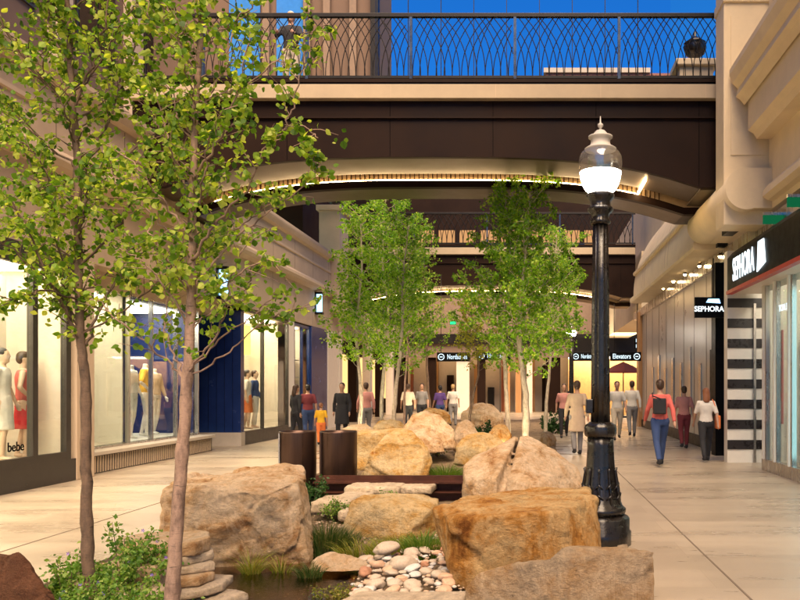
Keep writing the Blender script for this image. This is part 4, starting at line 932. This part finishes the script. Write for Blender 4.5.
for (px, py, Y) in ((453, 323, 40), (316, 311, 30.5)):
    a = P(px, py, Y); o = thing('exit_light', 'small green lit exit sign %s' % ('far off above the left hanging sign' if px > 400 else 'beside the farther box lantern'), 'exit sign', a)
    MB().box(a.x - .16, a.x + .16, Y - .03, Y + .03, a.z - .09, a.z + .09).build('housing', M_dark, o); MB().box(a.x - .14, a.x + .14, Y - .04, Y - .031, a.z - .07, a.z + .07).build('lit_face', G_green, o)

# ------------------------------------------------------------------ right building
t = thing('cream_building', 'cream stone building with deep stepped cornices on the upper right', 'building', (5, 14, 4))
MB().box(4.45, 9, -10, 14.9, 4.85, 16).build('upper_wall', M_stone, t)
MB().prism([(3.82, 6.95), (3.86, 7.1), (3.76, 7.2), (3.70, 7.35), (3.70, 7.45), (4.5, 7.45), (4.5, 6.86), (3.98, 6.86), (3.98, 6.80), (3.9, 6.90)], -10, 14.85).build('cornice', M_stone, t)
MB().prism([(4.02, 6.86), (4.02, 6.30), (4.12, 6.24), (4.18, 6.14), (4.5, 6.14), (4.5, 6.86)], -10, 14.75).build('frieze', M_stone, t)
MB().prism([(4.45, 5.30), (4.34, 5.26), (4.26, 5.16), (4.24, 5.04), (4.34, 4.98), (4.45, 4.96)], -10, 14.6).build('band_moulding', M_stone, t)
MB().box(3.62, 4.55, 14.95, 15.6, 4.6, 16).build('pilaster', M_stone, t, .02)
MB().box(3.60, 4.57, 14.90, 15.65, 8.75, 8.95).build('pilaster_band', M_stone, t, .02)
MB().box(3.75, 4.40, 14.93, 14.95, 5.9, 8.5).build('pilaster_field', M_stone, t)
MB().box(3.98, 4.2, 15.6, 16.6, 4.7, 9.5).build('bridge_bearing', M_brown, t)
MB().tube([(3.98, 14.7, 5.22), (3.98, 18.3, 5.22)], .385, 48).build('round_moulding', M_stone, t)
MB().box(4.05, 4.9, 14.703, 18.4, 4.86, 5.60).build('barrel_backing', M_stone, t)
MB().box(4.4, 4.62, 5, 34, 4.42, 4.72).build('shop_soffit_band', M_steel, t)
# windows high on the right
for k in range(3):
    w = MB().box(4.40, 4.449, 8.0 + k * 2.3, 9.9 + k * 2.3, 8.0, 12).build('window', M_mull, t); MB().box(4.385, 4.399, 8.1 + k * 2.3, 9.8 + k * 2.3, 8.1, 11.9).build('pane', M_glassd, w)
t = thing('curved_facade', 'cream facade of swelling curved ribs beyond the near bridge on the right', 'building', (4.6, 26, 4.6))
def cove(u, off=0): a = u * PI / 2; return (3.88 - off + .75 * u ** 2.2, 4.95 + 2.3 * u)
def cove_piece(ya, yb, off, nm, mt):
    pr = [cove(k / 14, off) for k in range(15)]; poly = pr + [(6, pr[-1][1]), (6, 4.75), (3.97 - off, 4.75), (3.90 - off, 4.82)]
    MB().prism(poly, ya, yb).build(nm, mt, t)
cove_piece(18.45, 30.0, 0, 'curved_bay', M_stone)
for y in (22.6, 23.1, 27.2, 27.7): cove_piece(y, y + .035, .004, 'curved_joint', M_taupe2)
MB().prism([(3.80, 4.74), (3.76, 4.80), (3.76, 4.90), (3.84, 4.96), (4.2, 4.96), (4.2, 4.74)], 18.44, 30.1).build('lip_moulding', M_stone, t)
MB().prism([(3.905, 5.75), (3.87, 5.79), (3.87, 5.86), (3.925, 5.90), (4.3, 5.90), (4.3, 5.75)], 18.44, 30.05).build('middle_moulding', M_stone, t)
MB().box(4.9, 8, 18.5, 60, 7.25, 9.8).build('upper_wall', M_stone, t)
MB().box(4.6, 6, 33, 60, 4.6, 7.2).build('far_wall', M_stone, t)
# gooseneck sign lights
def make_goose():
    g = lthing('gooseneck_light', 'x', 'wall light', (0, 0, 0), 'small gooseneck lights above the right shopfronts')
    MB().box(-.14, .10, -.09, .09, .18, .30).build('box', M_dark, g, .01); MB().tube([(.2, 0, .2), (.05, 0, .14), (-.06, 0, .02)], .014, 6).build('arm', M_gold, g)
    MB().lathe([(.02, .05), (.05, .03), (.07, -.02)], 14, (-.06, 0), cap=False).build('shade', M_gold, g)
    MB().lathe([(.002, .02), (.035, .0), (.04, -.03), (.02, -.06), (.001, -.065)], 12, (-.06, 0)).build('bulb', G_bulb, g); return g
goose = make_goose(); gs = [(18.35, 4.62), (20.3, 4.7), (22.2, 4.75), (24.0, 4.8), (25.8, 4.82), (27.6, 4.85)]
gl = ['nearest', 'second from the nearest', 'third from the nearest', 'fourth from the nearest', 'fifth from the nearest', 'farthest']
for i, (y, z) in enumerate(gs):
    o = goose if i == 0 else copy_tree(goose); o.location = (4.36 if i else 4.42, y, z - .03); o['label'] = 'small glowing gooseneck light over the right shopfronts, %s of six' % gl[i]
# ground-floor shops on the right
t = thing('cosmetics_storefront', 'cosmetics shopfront with black and white striped wall and glass doors', 'storefront', (4.5, 15, 0))
st = MB(); sw = MB(); z = .02; k = 0
MB().box(4.10, 6.2, 16.62, 16.9, 0, 4.4).build('white_wall', M_white, t)
for k in range(9): st.box(4.10, 4.86, 16.6, 16.62, .28 + k * .42, .28 + k * .42 + .19)
st.build('black_stripe', simple('stripe_black', (.022, .018, .018), .3), t)
MB().box(4.63, 4.68, 16.55, 16.598, .0, 3.3).build('steel_trim', M_steel, t)
MB().box(4.24, 4.9, 18.3, 18.7, 0, 4.42).build('black_pillar', M_black, t)
MB().box(4.3, 6, 9.0, 16.55, 4.32, 4.419).build('shop_ceiling', M_white, t)
# glass doors: frames, panes, plinth
MB().box(4.40, 4.52, 4, 15.2, 0, .22).build('door_plinth', M_steel, t)
f = MB()
for y in (5.2, 6.8, 8.4, 10.0, 11.6, 12.95, 13.5, 14.35, 15.0): f.box(4.42, 4.50, y, y + .07, .22, 3.5)
f.box(4.415, 4.505, 4, 15.2, 3.5, 3.6); f = f.build('window_frame', M_steel, t)
MB().box(4.45, 4.46, 4, 15.0, .22, 3.5).build('pane', M_glass, f)
MB().box(5.9, 6.0, 3, 16.55, 0, 4.3).build('inner_wall', M_white, t); sc = MB()
for k in range(9): sc.box(5.88, 5.9, 3, 16.5, .3 + k * .42, .48 + k * .42)
sc.build('inner_stripe', M_black, t)
for k in range(5): MB().box(4.9, 5.6, 4.6 + k * 2.4, 6.0 + k * 2.4, 4.27, 4.31).build('ceiling_light', G_roomc, t)
MB().box(5.1, 5.5, 9, 14.0, 0, 1.1).build('counter', M_black, t)
for z in (.5, 1.0, 1.5, 2.0, 2.5): MB().box(5.55, 5.88, 14.4, 16.5, z, z + .03).build('shelf', M_white, t)
g_ = [MB() for _ in range(3)]
for z in (.53, 1.03, 1.53, 2.03, 2.53):
    for k in range(15):
        h_ = .12 + .16 * rnd.random(); g_[rnd.randrange(3)].box(5.6, 5.72, 14.45 + k * .135, 14.54 + k * .135, z, z + h_)
for m_, c_ in zip(g_, ((.5, .05, .08), (.03, .03, .04), (.7, .6, .5))): m_.build('boxed_goods', simple('goods_%.2f' % c_[0], c_, .4), t)
MB().box(4.62, 4.70, 12.9, 13.0, .3, 3.3).build('cyan_light_strip', glow('cyan_strip', (.45, .9, 1), 2.2), t)
for y in (13.55, 14.35, 15.02): MB().box(4.36, 4.40, y - .03, y + .02, .22, 3.5).build('bright_door_post', M_white, t)
text('lettering', 'TON 34', .16, T(4.41, 13.9, 2.95) @ FACE_W, G_signt, t)
MB().box(4.55, 4.58, 14.45, 14.95, .9, 2.6).build('poster', simple('poster_red', (.5, .06, .06), .5), t)
# black canopy with lit letters
c = thing('shop_canopy', 'glossy black canopy with white lit letters over the striped shop entrance', 'canopy', (4.2, 14.5, 3.5))
MB().prism([(4.02, 3.52), (4.02, 4.18), (4.12, 4.30), (4.75, 4.30), (4.75, 3.52)], 6, 16.3).build('canopy_body', M_black, c)
MB().box(4.0, 4.12, 6, 16.32, 3.45, 3.519).build('red_edge', M_red, c); MB().box(4.121, 4.75, 6, 16.3, 3.47, 3.519).build('soffit', M_white, c)
text('lit_lettering', 'SEPHORA', .62, T(4.005, 15.05, 3.85) @ FACE_W, G_sign, c, .004, fit=1.5)
m = MB(); m.prism([(14.12, 3.60), (13.62, 3.70), (13.72, 4.12), (14.05, 4.12)], 4.0, 4.015, 'x'); m.build('flame_mark', G_sign, c)
b_ = thing('blade_sign', 'small black blade sign with white lettering hanging left of the striped wall', 'sign', (4.0, 17.9, 3.3))
MB().box(3.68, 4.52, 17.86, 17.94, 3.12, 3.58).build('board', M_black, b_, .008)
text('lettering', 'SEPHORA', .165, T(4.0, 17.855, 3.31) @ FACE_CAM, G_sign, b_, fit=.66)
m = MB(); m.prism([(3.93, 3.46), (4.25, 3.44), (4.22, 3.54), (3.98, 3.54)], 17.84, 17.858); m.build('flame_mark', G_blue, b_); MB().tube([(4.1, 17.9, 3.58), (4.1, 17.9, 4.45)], .015, 6).build('hanger', M_dark, b_)
for i, (y, x, lab) in enumerate(((13.9, 4.25, 'green lit glass exit panel hanging over the shop canopy, the farther one'), (12.6, 4.25, 'green lit glass exit panel at the right edge, the nearer one'))):
    e = thing('exit_sign', lab, 'exit sign', (x, y, 4.4), 'green exit panels over the canopy')
    MB().box(x - .20, x + .20, y - .02, y + .02, 4.40, 4.55).build('glass_panel', glow('exit_green', (.015, .30, .11), .18), e); MB().box(x - .2, x + .2, y - .03, y + .03, 4.55, 4.60).build('top_bar', M_steel, e)
# metal-clad front beyond
t = thing('metal_storefront', 'reflective bronze-grey metal shopfront with tall narrow silver panels', 'storefront', (4.6, 24, 0))
M_clad = simple('metal_clad', (.46, .44, .43), .34, metal=.45, var=.06, scale=1.0)
MB().box(4.5, 4.9, 18.7, 32, 0, 4.42).build('metal_wall', M_clad, t)
vj = MB()
for k in range(9): vj.box(4.494, 4.5, 18.9 + k * 1.5, 18.915 + k * 1.5, .3, 4.4)
vj.build('panel_joint', M_dark, t); MB().box(4.46, 4.5, 18.7, 32, 0, .3).build('plinth', M_dark, t)
for k in range(8): MB().box(4.47, 4.498, 19.6 + k * 1.35, 19.9 + k * 1.35, .8, (2.5, 2.2, 2.7, 2.3)[k % 4]).build('silver_panel', M_steel if k else M_black, t)
MB().box(4.35, 4.7, 32, 32.6, 0, 4.6).build('end_pillar', M_wood, t)
t = thing('far_right_shop', 'warm lit cafe front with dark fascia at the end of the right walkway', 'storefront', (5, 44, 0))
MB().box(2.2, 7, 44, 44.2, 3.3, 4.3).build('fascia', M_dark, t); MB().box(2.2, 7, 46, 46.1, 0, 3.3).build('inner_wall', simple('amber_wall', (.55, .3, .1), .6), t)
MB().box(2.2, 7, 44.3, 45.9, 3.22, 3.28).build('ceiling_light', G_room, t)
for x in (2.2, 3.4, 5.9, 6.9): MB().box(x, x + .18, 44, 44.18, 0, 3.3).build('column', M_taupe2, t)

# ------------------------------------------------------------------ people
SKIN = simple('skin', (.48, .27, .18), .55, var=.06)
HAIRS = {'brown': simple('hair_brown', (.05, .025, .012), .5), 'black': simple('hair_black', (.012, .01, .01), .45), 'auburn': simple('hair_auburn', (.22, .08, .03), .5), 'grey': simple('hair_grey', (.45, .43, .40), .6), 'blond': simple('hair_blond', (.42, .28, .12), .5)}
def cloth(name, c): return simple('cloth_' + name, c, .85, var=.14, scale=7, bump=.35, bscale=18)
CL = dict(coral=cloth('coral', (.62, .13, .11)), jeans=cloth('jeans', (.03, .06, .17)), white=cloth('white', (.68, .64, .58)), black=cloth('black', (.02, .02, .024)), beige=cloth('beige', (.50, .38, .27)),
    pink=cloth('pink', (.55, .25, .22)), grey=cloth('grey', (.22, .21, .21)), yellow=cloth('yellow', (.75, .42, .02)), purple=cloth('purple', (.10, .05, .22)), orange=cloth('orange', (.75, .20, .05)), red=cloth('red', (.55, .02, .03)), maroon=cloth('maroon', (.18, .03, .04)), cream=cloth('cream', (.6, .52, .40)))
def ell(mb, pts, n=14):                                 # loft of elliptical rings: (centre, rx, ry)
    vs = []
    for c, rx, ry in pts:
        for k in range(n):
            a = 2 * PI * k / n; vs.append((c[0] + math.cos(a) * rx, c[1] + math.sin(a) * ry, c[2]))
    fs = [(i * n + k, i * n + (k + 1) % n, (i + 1) * n + (k + 1) % n, (i + 1) * n + k) for i in range(len(pts) - 1) for k in range(n)]
    fs += [tuple(range(n))[::-1], tuple((len(pts) - 1) * n + k for k in range(n))]; mb.add(vs, fs, True)
def ball(mb, c, r, sq=(1, 1, 1)):
    n = 8; pr = [(r * math.sin(PI * i / n), -r * math.cos(PI * i / n)) for i in range(1, n)]
    ell(mb, [((c[0], c[1], c[2] + z * sq[2]), a * sq[0], a * sq[1]) for a, z in pr], 12)
def person(label, loc, facing, top='white', bottom='jeans', hair='brown', H=1.72, stride=.16, long_hair=False, sleeve='short', arms='swing', skirt=None, coat=False, bag=None, mannequin=None, sit=False, vox=.02, name='person', cat='person', group=None, nohead=False):
    sc_ = H / 1.75; J = {}
    hz = .50 if sit else .93
    for sgn, nm in ((-1, 'L'), (1, 'R')):
        f = stride * sgn
        if sit:
            J[nm + 'hip'] = (sgn * .095, 0, .50); J[nm + 'knee'] = (sgn * .13, .44, .50); J[nm + 'ank'] = (sgn * .13, .42, .09)
        else:
            J[nm + 'hip'] = (sgn * .092, 0, .90); J[nm + 'knee'] = (sgn * .095, f * .55 + .03, .49); J[nm + 'ank'] = (sgn * .09, f * 1.25 - .03, .085 + (.05 if f < 0 and abs(f) > .05 else 0))
        dz = hz - .93
        J[nm + 'sh'] = (sgn * .165, 0, 1.395 + dz)
        af = -f * .8
        if arms == 'rail': J[nm + 'el'] = (sgn * .25, .13, 1.20 + dz); J[nm + 'wr'] = (sgn * .17, .36, 1.16 + dz)
        elif arms == 'front' or sit: J[nm + 'el'] = (sgn * .24, .06, 1.14 + dz); J[nm + 'wr'] = (sgn * .12, .26, 1.10 + dz)
        elif arms == 'hip' and sgn > 0: J[nm + 'el'] = (.36, -.03, 1.16); J[nm + 'wr'] = (.19, .08, 1.02)
        else: J[nm + 'el'] = (sgn * .235, af * .5 - .02, 1.14); J[nm + 'wr'] = (sgn * .25, af * 1.2 + .05, .90)
    dz = hz - .93
    def torso(m, g=0, z0=.86, z1=1.44):
        rings = [(.86, .155, .105), (.93, .17, .12), (1.02, .145, .105), (1.12, .132, .098), (1.24, .155, .112), (1.33, .165, .115), (1.40, .15, .095), (1.45, .10, .075), (1.49, .06, .06)]
        ell(m, [((0, 0, z + dz), rx + g, ry + g) for z, rx, ry in rings if z0 <= z <= z1 + .04])
    def arm(m, nm, g=0, part=2):
        s0, e, w = (Vector(J[nm + k]) for k in ('sh', 'el', 'wr'))
        m.tube([s0 + (Vector((0, 0, .03)) - s0) * 0, s0.lerp(e, .4), e], [.049 + g, .045 + g, .038 + g], 12); ball(m, s0, .050 + g)
        if part > 1: m.tube([e, e.lerp(w, .35), w], [.040 + g, .038 + g, .026 + g], 12); ball(m, e, .040 + g)
    def leg(m, nm, g=0, to=2):
        h, k, a = (Vector(J[nm + q]) for q in ('hip', 'knee', 'ank'))
        m.tube([h, h.lerp(k, .5), k], [.092 + g, .078 + g, .056 + g], 14); ball(m, h, .094 + g); ball(m, k, .056 + g)
        if to > 1: m.tube([k, k.lerp(a, .35), a], [.054 + g, .053 + g, .036 + g], 14)
    m = MB(); torso(m); hc = (0, .015, 1.62 + dz)
    m.tube([(0, -.005, 1.44 + dz), (0, .005, 1.56 + dz)], [.062, .052], 12)
    if not nohead:
        ell(m, [((0, .02 + y, z + dz), rx, ry) for z, rx, ry, y in ((1.515, .03, .03, .035), (1.535, .050, .055, .02), (1.57, .064, .078, .005), (1.61, .072, .090, 0), (1.65, .074, .096, -.005), (1.69, .070, .092, -.01), (1.72, .055, .072, -.01), (1.745, .025, .035, -.01))])
        m.tube([(0, .105, 1.655 + dz), (0, .122, 1.625 + dz), (0, .108, 1.612 + dz)], [.008, .015, .012], 8)
        for sg in (-1, 1): ball(m, (sg * .076, .005, 1.63 + dz), .024, (.4, .8, 1.2)); ball(m, (sg * .03, .092, 1.67 + dz), .017, (1.3, .7, .5))
        ball(m, (0, .10, 1.585 + dz), .022, (1.3, .6, .45)); ball(m, (0, .092, 1.545 + dz), .022)
    for nm in 'LR':
        arm(m, nm); leg(m, nm); a = Vector(J[nm + 'ank']); m.tube([a + Vector((0, -.045, -.035)), a + Vector((0, .06, -.05)), a + Vector((0, .15, -.062))], [.034, .036, .024], 10)
        w = Vector(J[nm + 'wr']); e = Vector(J[nm + 'el']); d = (w - e).normalized(); sd = d.cross(Vector((1, 0, 0))).normalized()
        m.tube([w, w + d * .045, w + d * .085], [.024, .033, .030], 8)
        for fi in range(4):
            o_ = sd * (-.027 + .018 * fi); b0 = w + d * .08 + o_; L_ = (.062, .075, .07, .055)[fi]; m.tube([b0, b0 + d * L_ * .6, b0 + d * L_ + Vector((0, .012, 0))], [.0105, .010, .008], 6)
        m.tube([w + d * .03 - sd * .025, w + d * .06 - sd * .05, w + d * .09 - sd * .055], [.012, .011, .009], 6)
    t = lthing(name, label, cat, loc, group, facing); t.scale = (sc_,) * 3
    obj('body', fuse(m, vox * .75, 2), mannequin or SKIN, t)
    tm = CL[top]; s1 = MB(); torso(s1, .014, 1.0 if not coat else .8); ell(s1, [((0, 0, z + dz), rx, ry) for z, rx, ry in ((.94, .178, .13), (1.0, .165, .122), (1.06, .155, .115))])
    if sleeve != 'none':
        for nm in 'LR': arm(s1, nm, .013, 2 if sleeve == 'long' else 1)
    if coat: ell(s1, [((0, 0, z + dz), rx, ry) for z, rx, ry in ((.55, .215, .17), (.75, .20, .155), (.95, .185, .14), (1.1, .16, .12))])
    obj('coat' if coat else 'shirt', fuse(s1, vox, 2), tm, t)
    if skirt:
        s2 = MB(); ell(s2, [((0, .01, z), rx, ry) for z, rx, ry in ((.48, .19, .16), (.7, .18, .145), (.88, .18, .135), (1.02, .155, .115))]); obj('skirt', fuse(s2, vox, 2), CL[skirt], t)
    elif bottom:
        s2 = MB(); ell(s2, [((0, 0, z + dz), rx, ry) for z, rx, ry in ((.82, .16, .115), (.9, .178, .128), (.98, .165, .118), (1.02, .15, .11))])
        for nm in 'LR': leg(s2, nm, .014)
        obj('trousers', fuse(s2, vox, 2), CL[bottom], t)
    if not nohead and hair:
        h = MB(); ball(h, (0, -.006, 1.672 + dz), .098, (.90, 1.06, .92)); ball(h, (0, -.04, 1.63 + dz), .085, (.95, .85, 1.1))
        if long_hair: ell(h, [((0, y, z + dz), rx, ry) for z, rx, ry, y in ((1.40, .05, .025, -.10), (1.45, .085, .04, -.09), (1.55, .088, .055, -.065), (1.65, .085, .07, -.03))])
        me = fuse(h, .016, 2); bm = bmesh.new(); bm.from_mesh(me)
        bmesh.ops.delete(bm, geom=[v for v in bm.verts if v.co.y > .062 and v.co.z < 1.70 + dz], context='VERTS'); bm.to_mesh(me); bm.free()
        obj('hair', me, HAIRS[hair], t)
    if not mannequin:
        for nm in 'LR':
            sh = MB(); a = Vector(J[nm + 'ank']); sh.tube([a + Vector((0, -.06, -.045)), a + Vector((0, .05, -.045)), a + Vector((0, .13, -.058)), a + Vector((0, .175, -.066))], [.037, .043, .038, .018], 10); sh.tube([a + Vector((0, -.03, -.03)), a + Vector((0, -.025, .02))], [.043, .045], 10)
            obj('shoe', fuse(sh, .014, 1), CL['black'], t)
    if bag:
        sd = bag[1]; bm_ = MB(); c0 = Vector((sd * .27, -.02, .95)) if bag[2] == 'side' else Vector((sd * .05, -.20, 1.22))
        bm_.box(c0.x - .05 if bag[2] == 'side' else c0.x - .13, c0.x + .05 if bag[2] == 'side' else c0.x + .13, c0.y - .15 if bag[2] == 'side' else c0.y - .05, c0.y + .15 if bag[2] == 'side' else c0.y + .05, c0.z - .17, c0.z + .15)
        o = obj('bag', fuse(bm_, .018, 4), CL[bag[0]], t); st_ = MB(); st_.tube([c0 + Vector((0, .08, .14)), Vector((sd * .17, .06, 1.44)), Vector((sd * .15, 0, 1.48)), Vector((sd * .17, -.08, 1.42)), c0 + Vector((0, -.08, .14))], .012, 6, False); st_.build('strap', CL[bag[0]], o)
    return t
def at(px, Y, z=0): return ((px - 530) / 800 * Y, Y, z)
person('person walking away in a coral shirt and blue jeans with a black shoulder bag', at(660, 16.0), 0.05, 'coral', 'jeans', 'brown', 1.72, .26, False, 'long', bag=('black', -1, 'back'))
person('person with auburn hair in a white top and dark trousers carrying a red bag', at(706, 16.9), -.05, 'white', 'black', 'auburn', 1.55, .24, True, 'short', bag=('orange', 1, 'side'))
person('tall person in a long beige coat just left of the near lamp post', at(577, 18.6), 0.1, 'beige', 'grey', 'brown', 1.72, .12, False, 'long', coat=True)
person('person in a pink jumper beyond the one in the beige coat', at(564, 25), PI, 'pink', 'black', 'brown', 1.68, .12)
person('person in pale shirt and light trousers, left of the pair right of the lamp shaft', at(617, 24), PI, 'white', 'cream', 'black', 1.75, .15)
person('person in white shirt and grey trousers, right of the pair beyond the lamp shaft', at(632, 25.5), 0, 'white', 'grey', 'brown', 1.78, .15, False, 'long')
person('person in a dark pink top beyond the one in the coral shirt', at(684, 20.5), 0, 'pink', 'maroon', 'brown', 1.60, .12)
person('person in a dark jacket behind the left bronze bin', at(296, 22.5), -.6, 'black', 'black', 'brown', 1.65, .1, True, 'long')
person('person in a maroon shirt left of the one dressed in yellow', at(308, 23.8), .4, 'maroon', 'jeans', 'black', 1.66, .1)
person('shorter person in a bright yellow top above the gap between the bins', at(321, 21.5), .2, 'yellow', 'orange', 'auburn', 1.15, .1)
person('person in a black coat right of the one dressed in yellow', at(342, 22.5), PI, 'black', 'black', 'black', 1.70, .1, False, 'long', coat=True)
person('person in a pale pink shirt behind the leftmost white trunk', at(366, 25), .3, 'pink', 'grey', 'brown', 1.72, .1, False, 'long')
person('person in a cream shirt seen left of the rear trunk', at(408, 29), .2, 'cream', 'black', 'brown', 1.70, .1)
person('person in grey beside the reddish far boulder', at(422, 30), PI, 'grey', 'black', 'black', 1.72, .1)
person('person in a purple top far back over the rocks', at(440, 31), .5, 'purple', 'jeans', 'black', 1.65, .1)
person('person in white far back left of the small yellow tree', at(453, 32), 0, 'white', 'grey', 'blond', 1.70, .1)
person('grey-haired person in dark clothes leaning on the near bridge railing', at(291, 16.75, 7.65), PI, 'black', 'cream', 'grey', 1.78, .02, False, 'long', arms='rail')
MW = simple('mannequin_white', (.72, .68, .62), .4); MSk = simple('mannequin_skin', (.6, .42, .3), .45)
mq = dict(name='mannequin', cat='mannequin', stride=.05)
person('mannequin with brown bob, orange top and red skirt in the cream window', (-8.2, 12.95, .42), PI / 2 + PI + .5, 'coral', None, 'brown', 1.72, sleeve='none', skirt='red', mannequin=MSk, arms='hip', **mq)
person('white-dressed mannequin at the left edge of the cream window', (-8.2, 12.42, .42), PI / 2 + PI + .2, 'white', None, 'black', 1.75, sleeve='short', skirt='white', mannequin=MSk, **mq)
person('headless mannequin in a yellow top in the blue display box', (-8.75, 18.2, .45), -PI / 2 + .3, 'yellow', None, None, 1.85, sleeve='short', skirt=None, mannequin=MW, nohead=True, arms='hip', **mq)
person('headless white mannequin left of the yellow one in the blue display box', (-8.75, 17.55, .45), -PI / 2, 'white', None, None, 1.8, sleeve='short', mannequin=MW, nohead=True, **mq)
person('headless mannequin in a tan jacket right of the yellow one in the blue display box', (-8.9, 18.95, .45), -PI / 2 - .3, 'beige', None, None, 1.75, sleeve='long', mannequin=MW, nohead=True, **mq)
person('mannequin with a blue jacket in the lit window right of the navy panel', (-8.4, 24.4, .34), -PI / 2, 'jeans', 'white', 'brown', 1.75, sleeve='long', mannequin=MSk, **mq)
person('mannequin with an orange skirt in the lit window right of the navy panel', (-8.4, 23.75, .34), -PI / 2 + .3, 'white', None, 'black', 1.75, skirt='orange', mannequin=MSk, **mq)

# ------------------------------------------------------------------ light, sky, camera
SUN_EL, SUN_AZ = math.radians(54), math.radians(14)        # from behind the camera, slightly left
w = bpy.data.worlds.new('World'); S.world = w; w.use_nodes = True; nt = w.node_tree; nt.nodes.clear()
sky = nt.nodes.new('ShaderNodeTexSky'); sky.sky_type = 'NISHITA'; sky.sun_disc = False; sky.sun_elevation = SUN_EL; sky.sun_rotation = PI + SUN_AZ * -1
sky.altitude = 0; sky.ozone_density = 6; sky.air_density = 1.4; sky.dust_density = .3
bg = nt.nodes.new('ShaderNodeBackground'); bg.inputs['Strength'].default_value = .065; ow = nt.nodes.new('ShaderNodeOutputWorld')
tn = nt.nodes.new('ShaderNodeMixRGB'); tn.blend_type = 'MULTIPLY'; tn.inputs['Fac'].default_value = 1; tn.inputs['Color2'].default_value = (.085, .56, 1.10, 1); nt.links.new(sky.outputs[0], tn.inputs['Color1']); nt.links.new(tn.outputs[0], bg.inputs['Color']); nt.links.new(bg.outputs[0], ow.inputs['Surface'])
sun = bpy.data.lights.new('sun', 'SUN'); sun.energy = 5.0; sun.angle = math.radians(50); sun.color = (1, .72, .45)
so = bpy.data.objects.new('sun', sun); C.objects.link(so)
d = Vector((math.sin(SUN_AZ) * math.cos(SUN_EL), -math.cos(SUN_AZ) * math.cos(SUN_EL), math.sin(SUN_EL)))
so.rotation_euler = d.to_track_quat('Z', 'Y').to_euler()
cam = bpy.data.cameras.new('camera'); co = bpy.data.objects.new('camera', cam); C.objects.link(co); co.location = (0, 0, CAMZ); co.rotation_euler = (PI / 2, 0, 0)
cam.sensor_width = 36; cam.lens = 36; cam.shift_x = -130 / 800; cam.shift_y = 88 / 800; cam.clip_start = .05; cam.clip_end = 2000
S.camera = co
for o in list(bpy.data.objects):
    if o.get('local') is not None: del o['local']
S.view_settings.view_transform = 'Standard'; S.view_settings.look = 'None'; S.view_settings.exposure = 1.14; S.view_settings.gamma = 1; S.view_settings.use_curve_mapping = False
cy = S.cycles; cy.use_denoising = True; cy.use_adaptive_sampling = True; cy.adaptive_threshold = .02; cy.max_bounces = 7; cy.diffuse_bounces = 3; cy.glossy_bounces = 3; cy.transparent_max_bounces = 12; cy.sample_clamp_indirect = 6; cy.caustics_reflective = False; cy.caustics_refractive = False
